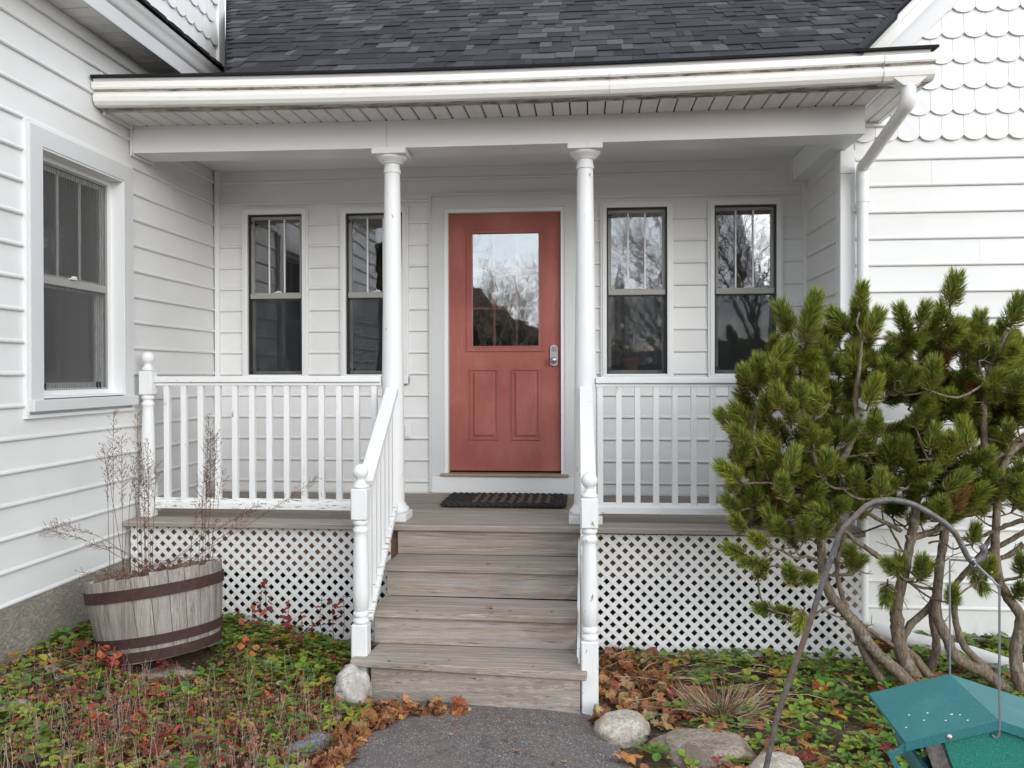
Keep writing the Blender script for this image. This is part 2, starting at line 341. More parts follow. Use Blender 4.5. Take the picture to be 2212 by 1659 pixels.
# ------------------------------------------------------------------ ground
NX = [-60, -30, -15, -8]+[-4+.1*i for i in range(91)]+[8, 15, 30, 60]
NY = [-150, -80, -40, -20, -12, -9]+[-7+.1*i for i in range(76)]+[4, 10, 30]
def in_path(x, y):
    l = -.44+.07*math.sin(y*5+1)+.035*math.sin(y*17)-(.06 if y < -2.6 else 0); r = .70+.07*max(0, -2.45-y)*6+.03*math.sin(y*14)
    return l < x < r and y < -2.2
mb = MB(); W_ = len(NX)
for y in NY:
    for x in NX:
        h = gz(x, y)
        if -4.2 < x < 5.2 and -7.2 < y < .6: h += .022*noise.noise(Vector((x*3, y*3, 0)))+.01*noise.noise(Vector((x*13, y*13, 3)))
        if -.8 < x < 1.5 and y < -2.1: h = min(h, -.815) if in_path(x, y) else h-.012
        if y > -1.28 and abs(x) < 2.4 or x < -2.4 or (x > 2.3 and y > -.85): h = min(h, gz(x, y)-.03)
        mb.v.append((x, y, h))
for j in range(len(NY)-1):
    for i in range(W_-1): mb.f.append((j*W_+i, j*W_+i+1, (j+1)*W_+i+1, (j+1)*W_+i)); mb.mi.append(0)
mb.build('ground', 'soil', smooth=60, kind='structure')
mb = MB(); ys = [-12, -10, -8, -7, -6]+[-5+.05*i for i in range(57)]
ed = []
for y in ys:
    if y <= -2.2:
        xs = [x/200 for x in range(-160, 400)]; inn = [x for x in xs if in_path(x, y)] if y > -4.6 else [-1.0, 2.2]
        ed.append((min(inn), max(inn), y))
n_ = 14
for a, b, y in ed:
    for k in range(n_+1):
        x = a+(b-a)*k/n_; e = min(x-a, b-x); mb.v.append((x, y, -.778+.012*sm(0, .25, e)-.012*(1 if k in (0, n_) else 0)+.004*noise.noise(Vector((x*5, y*5, 0)))))
for j in range(len(ed)-1):
    for k in range(n_): mb.f.append((j*(n_+1)+k, j*(n_+1)+k+1, (j+1)*(n_+1)+k+1, (j+1)*(n_+1)+k)); mb.mi.append(0)
mb.build('path', 'asphalt', smooth=60, kind='structure')

# ------------------------------------------------------------------ house
house = thing('house', 'white clapboard house with scalloped gable shingles, grey roof and a brick red front door', 'house')
COURSE, PH = .1722, .082
def siding_profile(z0, z1, lo, hi):
    base = [(0., z0+.0), (.0135, z0+.001), (.0185, z0+.006), (.0195, z0+.012), (.0170, z0+.019), (.0120, z0+.024), (.0100, z0+.026), (.0030, z1)]
    if lo <= z0 and hi >= z1: return base+[(0., z1)]
    pr_ = [(d, min(max(z, lo), hi)) for d, z in base]; out = []
    for p in pr_:
        if not out or (abs(p[1]-out[-1][1]) > 1e-5 or abs(p[0]-out[-1][0]) > 1e-5): out.append(p)
    return out+[(0., hi)]
def clad(parent, p_of, out, a0, a1, zb, zt, holes, ph=PH, pitch=COURSE, clip_top=None, name='siding_board', seams=()):
    # p_of(a) -> point of the wall at position a with z = 0; holes: (a0,a1,z0,z1)
    k = math.floor((zb-ph)/pitch)
    while ph+k*pitch < zt:
        z0, z1 = ph+k*pitch, ph+(k+1)*pitch-.0005; k += 1
        lo, hi = max(z0, zb), min(z1, zt)
        if hi-lo < .004: continue
        full = sorted([h for h in holes if h[2] <= lo+.004 and h[3] >= hi-.004]); part = [h for h in holes if h not in full and h[2] < hi and h[3] > lo]
        cuts = []; a = a0
        for h in full:
            if h[0] > a: cuts.append((a, h[0]))
            a = max(a, h[1])
        if a < a1: cuts.append((a, a1))
        if seams and k % 3 == 1:
            sx = seams[(k//3) % len(seams)]; cuts = [c_ for (ca, cb) in cuts for c_ in (((ca, sx-.0006), (sx+.0006, cb)) if ca+.2 < sx < cb-.2 else ((ca, cb),))]
        for (ca, cb) in cuts:
            if cb-ca < .01: continue
            pieces = []; x = ca
            for h in sorted(part):
                ha, hb = max(h[0], ca), min(h[1], cb)
                if hb <= ca or ha >= cb: continue
                if ha > x: pieces.append((x, ha, lo, hi))
                if h[2] > lo: pieces.append((ha, hb, lo, h[2]))
                if h[3] < hi: pieces.append((ha, hb, h[3], hi))
                x = hb
            if x < cb: pieces.append((x, cb, lo, hi))
            mb = MB()
            for (xa, xb, l, h) in pieces:
                if xb-xa > .002 and h-l > .003: mb.prism(siding_profile(z0, z1, l, h), p_of(xa), p_of(xb), out, (0, 0, 1))
            if mb.v: mb.build(name, 'siding', parent)
def core(parent, p_of, inn, a0, a1, zb, zt, holes, th=.14, name='wall', mat='trim'):
    mb = MB(); As = sorted({a0, a1, *[h[0] for h in holes], *[h[1] for h in holes]}); inn = Vector(inn)
    for i in range(len(As)-1):
        a, b = As[i], As[i+1]; m_ = (a+b)/2; hs = sorted([(h[2], h[3]) for h in holes if h[0] < m_ < h[1]]); z = zb; spans = []
        for u_, v_ in hs:
            if u_ > z: spans.append((z, u_))
            z = v_
        if z < zt: spans.append((z, zt))
        for (u_, v_) in spans:
            p, q = Vector(p_of(a)), Vector(p_of(b)); mb.box(p+Vector((0, 0, u_)), q+inn*th+Vector((0, 0, v_)))
    return mb.build(name, mat, parent)

XL, XR, YR = -2.372, 2.330, -.868            # backing planes; boards stand proud of them
WIN = [(-2.129, -1.583, .873, 2.288), (-1.318, -.764, .873, 2.284), (.758, 1.318, .873, 2.288), (1.583, 2.145, .873, 2.292)]
DOOR = (-.598, .598, .0, 2.380)
back_p = lambda a: (a, .012, 0)
holes = [(w_[0]+.01, w_[1]-.01, w_[2], w_[3]-.01) for w_ in WIN]+[(DOOR[0]+.01, DOOR[1]-.01, -.1, DOOR[3]-.01)]
wb = core(house, lambda a: (a, .013, 0), (0, 1, 0), XL-.1, XR+.1, -.9, 2.9, [(h[0]+.03, h[1]-.03, h[2]+.05 if h[2] > 0 else h[2], h[3]-.03) for h in holes])
wb['label'] = 'wall under the porch roof with the door and four windows'
clad(wb, back_p, (0, -1, 0), XL+.016, 2.302, .004, 2.60, holes, seams=(-1.55, .35, 1.45))
LW = (-2.340, -1.276, .714, 2.330)
lh = [(LW[0]+.01, LW[1]-.01, LW[2]+.01, LW[3]-.01)]
wl = core(house, lambda a: (XL-.001, a, 0), (-1, 0, 0), -5.2, .14, -.255, 3.05, [(LW[0]+.045, LW[1]-.045, LW[2]+.05, LW[3]-.05)])
wl['label'] = 'left wing wall facing the steps'
clad(wl, lambda a: (XL, a, 0), (1, 0, 0), -5.2, -.03, -.262, 2.96, lh, .0845, seams=(-1.9, -.7, -2.2))
wri = core(house, lambda a: (XR+.001, a, 0), (1, 0, 0), YR+.004, .012, -.9, 2.6, [])
wri['label'] = 'short return wall at the right end of the porch'
clad(wri, lambda a: (XR, a, 0), (-1, 0, 0), YR+.02, -.025, .004, 2.42, [], 1.305-.1735*8, .1735)
wrf = core(house, lambda a: (a, YR+.001, 0), (0, 1, 0), XR, 7.0, -1.0, 2.80, [])
wrf['label'] = 'right wing wall behind the pine'
clad(wrf, lambda a: (a, YR, 0), (0, -1, 0), 2.415, 7.0, -.79, 2.60, [], 1.305-.1735*16, .1735, seams=(3.2, 2.9))
# foundation, left wing
mb = MB(); n = 60
for i in range(n+1):
    y = -5.2+(5.2)*i/n
    for k in range(8):
        z = -.255-.1*k; mb.v.append((-2.350+.020*noise.noise(Vector((y*6, z*6, 1)))+.010*noise.noise(Vector((y*20, z*20, 1)))-.004*(k == 0), y, z))
for i in range(n):
    for k in range(7): mb.f.append((i*8+k, (i+1)*8+k, (i+1)*8+k+1, i*8+k+1)); mb.mi.append(0)
b0 = len(mb.v); mb.box((-2.45, -5.2, -.262), (-2.362, 0, -1.0)); mb.build('foundation', 'concrete', house, smooth=60)
# corner and trim posts
def part(name, a, b, mat='trim', ch=.003, parent=None, label=None):
    o = MB().box(a, b, ch).build(name, mat, parent or house)
    if label: o['label'] = label
    return o
part('corner_post', (-2.357, -.034, .004), (-2.322, .010, 2.60)); part('corner_post', (2.296, -.034, .004), (2.328, .010, 2.40))
part('corner_board', (2.318-.004, YR-.026, -.80), (2.410, YR-.002, 2.262), 'trim'); part('corner_board', (2.318-.004, YR-.026, 2.264), (2.410, YR-.002, 2.418), 'trim')
part('corner_board', (2.3135, YR-.002, -.80), (2.3285, YR+.075, 2.418), 'trim')
part('starter_strip', (-2.358, -.012, -.012), (2.32, .010, .003), 'trim')
# scalloped shingles of the right gable
def scallop_mesh(wd, h, th=.019, seg=9):
    # local x across, local y outward (negative = out), z up; tip at z = 0
    mb = MB(); r = wd*.5; dz = .032; out = []
    for i in range(seg+1):
        u = -1+2*i/seg; out.append((u*r*.985, dz*(1-math.sqrt(max(0, 1-(u*.92)**2)))/(1-math.sqrt(1-.92**2))))
    n = len(out); vs = [(x, -th, z) for x, z in out]+[(r*.985, -.002, h), (-r*.985, -.002, h)]+[(x, .004, z) for x, z in out]+[(r*.985, .004, h), (-r*.985, .004, h)]
    m_ = n+2; fs = [tuple(range(m_)), tuple(range(m_, 2*m_))[::-1]]+[(i, (i+1) % m_, m_+(i+1) % m_, m_+i) for i in range(m_)]
    mb.add(vs, fs); return mb.mesh('gable_shingle', 'siding')
sm_full = scallop_mesh(.1385, .205)
gable = MB().prism([(2.34, 2.60), (7.0, 2.60), (7.0, 7.0), (6.6, 7.0), (2.34, 2.74)], (0, YR-.004, 0), (0, YR+.10, 0), (1, 0, 0), (0, 0, 1)).build('gable_wall', 'siding', house); gable['label'] = 'scalloped shingle cladding above the right wing siding'
for r_ in range(8):
    zb = 2.468+.1655*r_
    for i in range(-3, 30):
        x = 2.680+.1388*(i+.5)+(.0694 if r_ % 2 else 0)
        if x < 2.35 or x > 6.2: continue
        if zb+.03 > x+.40: continue
        inst('gable_shingle', sm_full, gable, Matrix.Translation((x, YR-.006-.0006*(i % 2), zb+rnd.uniform(-.0015, .0015))))
# ------------- left wing upper wall, eave
CB_ = .105
uw = MB().box((-2.50, -5.2, 3.2), (-2.345, CB_-.025, 4.6)).build('upper_wall', 'siding', house); uw['label'] = 'scalloped upper wall above the left eave'
rz = Matrix.Rotation(PI/2, 4, 'Z')
for r_ in range(7):
    zb = 3.27+.1655*r_
    for i in range(14):
        y = CB_-.12-.1388*(i+.02)-.069-(.0694 if r_ % 2 else 0)
        inst('gable_shingle', sm_full, uw, Matrix.Translation((-2.341+.0006*(i % 2), y, zb)) @ rz)
part('corner_board', (-2.345, CB_-.12, 3.2), (-2.318, CB_, 4.6), 'trim'); part('corner_board', (-2.50, CB_-.024, 3.2), (-2.346, CB_, 4.6), 'trim')
EA0, EA1 = -5.2, .30
part('frieze_board', (-2.372, EA0, 2.962), (-2.345, EA1-.3, 3.036), 'trim')
for i in range(30):
    y = -3.3+i*.115; part('eave_soffit_panel', (-2.36, y+.002, 3.040), (-2.150, y+.108, 3.050), 'soffit', .003)
MB().box((-2.372, EA0, 3.052), (-2.150, EA1, 3.058)).box((-2.372, EA0, 3.040), (-2.150, -3.302, 3.050)).build('eave_lining', 'trim', house)
MB().box((-2.155, EA0, 3.032), (-2.137, EA1, 3.130), .002).build('eave_fascia', 'casing', house)
MB().prism([(0, 3.136), (.012, 3.139), (.026, 3.152), (.030, 3.180), (.044, 3.205), (.060, 3.222), (.060, 3.240), (0, 3.240)], (-2.150, EA0, 0), (-2.150, EA1, 0), (1, 0, 0), (0, 0, 1)).build('eave_crown', 'trim', house, smooth=50)
er = MB().prism([(0, 0), (.27, -.155), (.27, -.150), (0, .006)], (-2.35, EA0, 3.402), (-2.35, EA1, 3.402), (1, 0, 0), (0, 0, 1)).build('eave_roof', SH[0], house)
for k in range(34):
    y = -3.2+k*.105; wdt = rnd.uniform(.07, .1); j = rnd.choice((0, 1, 1, 2))
    MB().prism([(.0, 0), (.285, -.165), (.285, -.151+rnd.uniform(0, .008)), (0, .018)], (-2.350+rnd.uniform(-.003, .003), y, 3.412), (-2.350+rnd.uniform(-.003, .003), y+wdt+.004, 3.412), (1, 0, 0), (0, 0, 1)).build('eave_shingle', SH[j], er)
    if k % 2: MB().prism([(.0, 0), (.275, -.163), (.275, -.157), (0, .004)], (-2.35, y-.05, 3.437), (-2.35, y+wdt, 3.437), (1, 0, 0), (0, 0, 1)).build('eave_shingle', SH[0], er)

# ------------- windows
def frame_ring(mb, p, ax, out, a0, a1, z0, z1, wd, d0, d1, bottom=True, ch=.002, parts=None):
    """mitred ring of four bars; p(a) wall point, out vector"""
    out = Vector(out)
    def P(a, z, d): return Vector(p(a))+out*d+Vector((0, 0, z))
    O = [(a0, z0), (a1, z0), (a1, z1), (a0, z1)]; b = wd if bottom else 0
    I = [(a0+wd, z0+b), (a1-wd, z0+b), (a1-wd, z1-wd), (a0+wd, z1-wd)]
    for k in range(4):
        if k == 0 and not bottom: continue
        j = (k+1) % 4
        q = [O[k], O[j], I[j], I[k]]
        vs = [P(a, z, d0) for a, z in q]+[P(a, z, d1) for a, z in q]
        mb.add(vs, [(0, 1, 2, 3), (7, 6, 5, 4), (0, 4, 5, 1), (1, 5, 6, 2), (2, 6, 7, 3), (3, 7, 4, 0)])
def window(w_, glass_up, glass_lo, label, latch=True):
    a0, a1, z0, z1 = w_; p = lambda a: (a, .012, 0); out = (0, -1, 0)
    mb = MB(); frame_ring(mb, p, 0, out, a0, a1, z0, z1, .016, -.02, .034, False); frame_ring(mb, p, 0, out, a0+.0165, a1-.0165, z0, z1-.0165, .030, -.02, .044, False)
    mb.box((a0, -.036, z0), (a1, .03, z0+.062), .003)
    mb.box((a0+.04, -.020, z0+.058), (a1-.04, .03, z0+.075), .002)
    fr = mb.build('window', 'trim', house); fr['label'] = label
    ga0, ga1, gz0, gz1 = a0+.047, a1-.047, z0+.068, z1-.047; zm = 1.584
    mb = MB(); frame_ring(mb, p, 0, out, ga0, ga1, gz0, gz1, .012, -.055, .018); mb.build('screen_frame', 'black_metal', fr)
    for (l, h, gm, inset, nm) in ((zm+.004, gz1-.012, glass_up, -.010, 'upper_sash'), (gz0+.012, zm-.006, glass_lo, -.030, 'lower_sash')):
        mb = MB(); frame_ring(mb, p, 0, out, ga0+.012, ga1-.012, l, h, .024, inset-.03, inset); s_ = mb.build(nm, 'sash_grey', fr)
        MB().box((ga0+.030, .012-inset+.010, l+.018), (ga1-.030, .012-inset+.014, h-.018)).build('glass_pane', gm, fr)
        if nm == 'upper_sash':
            for k in (1, 2):
                x = ga0+.036+(ga1-ga0-.072)*k/3; MB().box((x-.006, .012-inset+.001, l+.020), (x+.006, .012-inset+.007, h-.020), .001).build('muntin', 'sash_white', fr)
    MB().box((ga0+.012, -.004, zm-.022), (ga1-.012, .04, zm+.022), .004).build('meeting_rail', 'sash_grey', fr)
    xm = (ga0+ga1)/2+.02
    MB().box((xm-.03, -.008, zm+.024), (xm+.03, .004, zm+.032), .002).box((xm-.008, -.016, zm+.030), (xm+.022, -.004, zm+.040), .002).build('sash_lock', 'sash_white', fr)
    if latch:
        for z in (gz0+.05, gz1-.06): MB().box((ga0+.014, -.012, z-.016), (ga0+.034, -.007, z+.012), .001).box((ga0+.008, -.010, z-.004), (ga0+.05, -.006, z+.002), .001).build('screen_latch', 'black_metal', fr)
    MB().box((ga0+.012, .020, gz0+.012), (ga1-.012, .0205, zm-.02)).build('insect_screen', 'screen_dark', fr)
    return fr
window(WIN[0], 'glass_clear', 'glass_clear', 'leftmost of the four porch windows')
window(WIN[1], 'glass_clear', 'glass_clear', 'porch window partly behind the left column')
window(WIN[2], 'glass_bright', 'glass_clear', 'porch window with a potted plant behind it')
window(WIN[3], 'glass_clear', 'glass_clear', 'rightmost of the four porch windows')
# wing window
p = lambda a: (XL, a, 0); out = (1, 0, 0)
mb = MB(); frame_ring(mb, p, 0, out, LW[0], LW[1], LW[2]+.02, LW[3], .022, -.02, .030, False); mb.box((XL, LW[0], LW[2]), (XL+.030, LW[1], LW[2]+.0195))
wf = mb.build('window', 'trim', house); wf['label'] = 'large wing window seen at a slant'
mb = MB(); frame_ring(mb, p, 0, out, LW[0]+.022, LW[1]-.022, LW[2]+.10, LW[3]-.022, .100, -.02, .040, False); mb.build('window_casing', 'casing', wf)
MB().box((XL+.002, LW[0]+.012, LW[2]+.036), (XL+.062, LW[1]+.004, LW[2]+.100), .004).build('window_sill', 'casing', wf)
MB().box((XL-.06, LW[0]+.12, LW[2]+.100), (XL+.0, LW[1]-.12, LW[2]+.108)).build('sill_gap', 'shadow_seam', wf)
# white jamb box set back in the casing
mb = MB(); A0, A1, Z0, Z1 = LW[0]+.122, LW[1]-.122, LW[2]+.106, LW[3]-.122
frame_ring(mb, p, 0, out, A0, A1, Z0, Z1, .012, -.14, .034); frame_ring(mb, p, 0, out, A0+.012, A1-.012, Z0+.012, Z1-.012, .028, -.14, -.045); mb.build('jamb', 'trim', wf)
B0, B1, C0, C1 = A0+.040, A1-.040, Z0+.040, Z1-.040; zm = 1.498
mb = MB(); frame_ring(mb, p, 0, out, B0, B1, C0, C1, .012, -.075, -.055); mb.build('screen_frame', 'sash_grey', wf)
for (l, h, gm, inset, nm) in ((zm, C1-.010, 'glass_wing', -.070, 'upper_sash'), (C0+.010, zm-.004, 'glass_wing', -.105, 'lower_sash')):
    mb = MB(); frame_ring(mb, p, 0, out, B0+.010, B1-.010, l, h, .034, inset-.03, inset); mb.build(nm, 'sash_white', wf)
    MB().box((XL+inset-.016, B0+.03, l+.025), (XL+inset-.012, B1-.03, h-.025)).build('glass_pane', gm, wf)
    if nm == 'upper_sash':
        for k in (1, 2):
            y = B0+.044+(B1-B0-.088)*k/3; MB().box((XL+inset-.010, y-.009, l+.03), (XL+inset-.003, y+.009, h-.03), .001).build('muntin', 'sash_white', wf)
MB().box((XL-.085, B0+.01, zm-.026), (XL-.054, B1-.01, zm+.020), .004).build('meeting_rail', 'sash_grey', wf)
MB().box((XL-.0635, B0+.01, C0+.01), (XL-.063, B1-.01, C1-.01)).build('insect_screen', 'screen_grey', wf)
for y in (B0+.10, B1-.10): MB().box((XL-.062, y-.018, C0+.004), (XL-.050, y-.013, C0+.045), .001).box((XL-.062, y+.010, C0+.004), (XL-.050, y+.015, C0+.045), .001).box((XL-.062, y-.018, C0+.040), (XL-.050, y+.015, C0+.047), .001).build('screen_latch', 'black_metal', wf)
ym = (B0+B1)/2; MB().box((XL-.062, ym-.03, zm+.022), (XL-.040, ym+.03, zm+.03), .002).box((XL-.055, ym-.012, zm+.030), (XL-.036, ym+.02, zm+.042), .002).build('sash_lock', 'sash_white', wf)
# rooms behind the glass
MB().box((-2.3, 3.2, -.1), (2.3, 3.25, 2.7)).box((-2.3, .16, -.1), (2.3, 3.2, -.05)).box((-2.3, .16, 2.65), (2.3, 3.2, 2.7)).box((-2.35, .16, -.1), (-2.30, 3.2, 2.7)).box((2.30, .16, -.1), (2.35, 3.2, 2.7)).build('interior', 'interior', house)
MB().box((-4.2, -5.0, -.2), (-4.15, 0, 3.0)).box((-4.2, -5.0, -.2), (-2.52, .1, -.15)).box((-4.2, -5.0, 3.0), (-2.52, .1, 3.05)).box((-4.2, .05, -.2), (-2.52, .1, 3.0)).box((-4.2, -5.05, -.2), (-2.52, -5.0, 3.0)).build('interior', 'interior', house)
def curtain(x0, x1, y, z0, z1, alongy=False):
    mb = MB(); n = 60
    for i in range(n+1):
        u_ = i/n; a = x0+(x1-x0)*u_; d = .018*math.sin(u_*(x1-x0)*95)+.008*math.sin(u_*40)
        for z in (z0, z1): mb.v.append((y+d, a, z) if alongy else (a, y+d, z))
    for i in range(n): mb.f.append((2*i, 2*i+2, 2*i+3, 2*i+1)); mb.mi.append(0)
    mb.build('curtain', 'curtain', house, smooth=60)
curtain(.78, 1.34, .30, 1.02, 2.4); curtain(-1.66, -1.56, .28, .8, 2.4); curtain(-2.20, -1.92, -2.545, .80, 2.2, True); curtain(-1.72, -1.58, -2.545, .80, 2.2, True)
# ------------- front door
mb = MB(); frame_ring(mb, lambda a: (a, .012, 0), 0, (0, -1, 0), DOOR[0], DOOR[1], .012, DOOR[3], .018, -.02, .034, False); frame_ring(mb, lambda a: (a, .012, 0), 0, (0, -1, 0), DOOR[0]+.0185, DOOR[1]-.0185, .142, DOOR[3]-.0185, .101, -.02, .026, False)
dc = mb.build('door_casing', 'casing', house)
mb = MB(); frame_ring(mb, lambda a: (a, .012, 0), 0, (0, -1, 0), DOOR[0]+.120, DOOR[1]-.120, .155, DOOR[3]-.120, .030, -.10, .014, False)
mb.build('door_jamb', 'trim', dc)
MB().box((DOOR[0]+.0185, -.022, .006), (DOOR[1]-.0185, .03, .140), .003).build('kick_board', 'trim', dc)
MB().box((DOOR[0]+.09, -.045, .1425), (DOOR[1]-.09, .12, .162), .004).build('threshold', 'brass_sill', dc)
DY = .050                       # face of the door slab
door = MB(); dx = .448; dz0, dz1 = .178, 2.236
def rect(mb, a0, a1, z0, z1, y, hole=None): pass
gx0, gx1, gz0, gz1 = -.262, .272, 1.172, 2.078
door.box((-dx, DY, dz0), (gx0, DY+.044, dz1), .0).box((gx1, DY, dz0), (dx, DY+.044, dz1)).box((gx0, DY, gz1), (gx1, DY+.044, dz1))
# lower slab with two sunk panels
pans = [(-.281, -.054), (.053, .279)]; pz0, pz1 = .425, .992
door.box((gx0, DY, pz1), (gx1, DY+.044, gz0)).box((gx0, DY, dz0), (gx1, DY+.044, pz0)).box((pans[0][1], DY, pz0), (pans[1][0], DY+.044, pz1)); dob = door
# side slabs overlap panels region: cut sheets replaced by thin recess frames proud of the face
dr = dob.build('front_door', 'door_red', house); dr['label'] = 'brick red front door with a gridded window over two panels'
for (a0, a1) in pans:
    mb = MB(); m_ = .014
    frame_ring(mb, lambda a: (a, DY, 0), 0, (0, -1, 0), a0, a1, pz0, pz1, .012, -.002, .011)
    mb.build('panel_moulding', 'door_red', dr)
    mb = MB(); q0 = (a0+.024, a1-.024, pz0+.024, pz1-.024); q1 = (a0+.040, a1-.040, pz0+.040, pz1-.040); y0, y1 = DY+.000, DY-.0105
    vs = [(q0[0], y0, q0[2]), (q0[1], y0, q0[2]), (q0[1], y0, q0[3]), (q0[0], y0, q0[3]), (q1[0], y1, q1[2]), (q1[1], y1, q1[2]), (q1[1], y1, q1[3]), (q1[0], y1, q1[3])]
    mb.add(vs, [(0, 1, 5, 4), (1, 2, 6, 5), (2, 3, 7, 6), (3, 0, 4, 7), (4, 5, 6, 7), (3, 2, 1, 0)]); 
    mb.add([(a0+.011, DY+.0005, pz0+.011), (a1-.011, DY+.0005, pz0+.011), (a1-.011, DY+.0005, pz1-.011), (a0+.011, DY+.0005, pz1-.011)], [(0, 1, 2, 3)]); mb.build('raised_panel', 'door_red', dr)
mb = MB()
for wd, a, d in ((.012, 0, .012), (.020, .0125, .006), (.010, .033, .011)): frame_ring(mb, lambda q: (q, DY, 0), 0, (0, -1, 0), -.303+a, .313-a, 1.130+a, 2.112-a, wd, -.012, d)
mb.build('window_moulding', 'door_red', dr)
MB().box((gx0-.002, DY+.012, gz0-.002), (gx1+.002, DY+.016, gz1+.002)).build('glass_pane', 'glass_door', dr)
for k in (1, 2): x = gx0+(gx1-gx0)*k/3; MB().box((x-.010, DY+.018, gz0), (x+.010, DY+.028, gz1), .002).build('muntin', 'door_red', dr)
for k in (1, 2): z = gz0+(gz1-gz0)*k/3; MB().box((gx0, DY+.0185, z-.010), (gx1, DY+.0275, z+.010), .002).build('muntin', 'door_red', dr)
# keypad lock
mb = MB(); kx, kz0, kz1 = .391, 1.010, 1.184; wv_ = .030; prof = []
for i in range(9): th = PI*i/8; prof.append((kx+wv_*math.cos(th), kz1-.030+.026*math.sin(th)))
for i in range(9): th = PI+PI*i/8; prof.append((kx+wv_*math.cos(th), kz0+.020+.018*math.sin(th)))
n = len(prof); vs = [(a, DY-.018, z) for a, z in prof]+[(kx+(a-kx)*1.06, DY+.002, z) for a, z in prof]
mb.add(vs, [tuple(range(n))[::-1]]+[(i, (i+1) % n, n+(i+1) % n, n+i) for i in range(n)]); kp = mb.build('keypad_lock', 'satin_nickel', dr, smooth=40)
mb = MB()
for r_ in range(3):
    for c_ in range(4 if r_ else 3): mb.box((kx-.018+c_*.0105+(.004 if r_ == 0 else 0), DY-.0215, kz1-.024-r_*.013), (kx-.0115+c_*.0105+(.004 if r_ == 0 else 0), DY-.017, kz1-.033-r_*.013+.002), .001)
mb.build('keypad_buttons', 'button_dark', kp)
rx = Matrix.Rotation(PI/2, 4, 'X')
MB().lathe([(.004, -.001), (.020, 0), (.020, .008), (.012, .012), (.011, .024), (.022, .032), (.0245, .044), (.020, .054), (.008, .058), (.001, .0585)], (kx, DY-.018, kz0+.048), 20, rx.to_3x3()).build('door_knob', 'satin_nickel', kp, smooth=50)
MB().box((-.808, -.024, .434), (-.742, -.002, .560), .004).box((-.796, -.034, .448), (-.754, -.023, .546), .004).build('outlet_cover', 'trim', house)

# ------------------------------------------------------------------ main roof
TA = math.tan(math.radians(32.7)); CA, SA = math.cos(math.radians(32.7)), math.sin(math.radians(32.7))
def sag(x): return -.030*max(0., 1-((x-.1)/2.45)**2)
EY, EZ = -1.715, 2.775
def rp(x, s, up=0.): return Vector((x, EY+s*CA-up*SA, EZ+s*SA+up*CA+sag(x)*math.exp(-s*.6)))
def left_lim(s):  # where the roof meets the hip at the left and the wing rake at the right
    return -1.509-.3715*s
def right_lim(s): return 2.199+.50*s
roof = MB()
Ls = [0, .3, .6, 1, 1.5, 2.2, 3.0]; nx = 12
for s in Ls:
    a, b = left_lim(s), right_lim(s)
    for k in range(nx+1): roof.v.append(rp(a+(b-a)*k/nx, s, -.004))
for j in range(len(Ls)-1):
    for k in range(nx): roof.f.append((j*(nx+1)+k, j*(nx+1)+k+1, (j+1)*(nx+1)+k+1, (j+1)*(nx+1)+k)); roof.mi.append(0)
# hip cheeks left and right falling to the low saddles
def low(x, y): return 2.775+.30*(y-EY)
for lim, sgn in ((left_lim, -1),):
    q = []
    for s in Ls:
        t_ = rp(lim(s), s, -.004); q += [t_, Vector((t_.x+sgn*.02, t_.y, min(t_.z, low(t_.x, t_.y))-.01))]
    roof.add(q, [(2*i, 2*i+1, 2*i+3, 2*i+2) for i in range(len(Ls)-1)])
roof.add([(-2.36, EY, EZ-.002), (-1.505, EY, EZ-.028), (-2.40, .9, low(0, .9)), (-2.52, .9, low(0, .9))], [(0, 1, 2, 3)])
roof.add([(2.19, EY, EZ-.010), (2.595, EY, EZ-.002), (2.595, -.87, low(0, -.87)), (2.50, -.87, low(0, -.87))], [(0, 1, 2, 3)])
rf = roof.build('roof', SH[0], house); rf['label'] = 'dark grey shingled slope above the gutter'
EXP = .1428
mb = MB(); m_ = 8
for i in range(m_+1):
    s_ = -.02+2.7*i/m_; x = right_lim(s_)+.006
    for dx_, u_ in ((-.05, .014), (0, .013), (.002, -.022), (-.05, -.010)): mb.v.append(tuple(rp(x+dx_, s_, u_)))
for i in range(m_):
    for j in range(4): mb.f.append((i*4+j, i*4+(j+1) % 4, i*4+4+(j+1) % 4, i*4+4+j)); mb.mi.append(0)
mb.build('roof_edge', SH[0], rf)
tabs = []
for r_ in range(21):
    s0 = r_*EXP-.018; x = left_lim(max(s0, 0))-.02-rnd.random()*.1; prev = -1
    while x < right_lim(max(s0, 0))+.05:
        wdt = rnd.choice((.05, .08, .11, .13, .15, .18, .21))*rnd.uniform(.85, 1.15)
        xa, xb = max(x, left_lim(max(s0, 0))-.0), min(x+wdt, right_lim(max(s0, 0)))
        if xb-xa > .015:
            k = rnd.choices((0, 1, 2, 3), (.26, .38, .26, .10))[0]
            tabs.append((r_, s0, xa, xb, k, rnd.random() < .5))
        x += wdt
def tab_geo(mb, tb, mi=0):
    r_, s0, xa, xb, k, thick = tb; u0 = .009 if thick else .0045; u0 += rnd.uniform(0, .0012); s1 = s0+EXP+.02; g = .0008
    vs = [rp(xa+g, s0, u0), rp(xb-g, s0+rnd.uniform(-.001, .001), u0), rp(xb-g, s1, u0-.0035), rp(xa+g, s1, u0-.0035), rp(xa+g, s0, -.003), rp(xb-g, s0, -.003), rp(xb-g, s1, -.003), rp(xa+g, s1, -.003)]
    mb.add(vs, [(0, 1, 2, 3), (4, 7, 6, 5), (0, 4, 5, 1), (1, 5, 6, 2), (2, 6, 7, 3), (3, 7, 4, 0)], None, mi)
tabs.sort(key=lambda q: (q[0]*1.0)-(q[3]-q[2])*6)
for tb in tabs[:299]:
    mb = MB(); tab_geo(mb, tb); mb.build('shingle', SH[tb[4]], rf)
mb = MB()
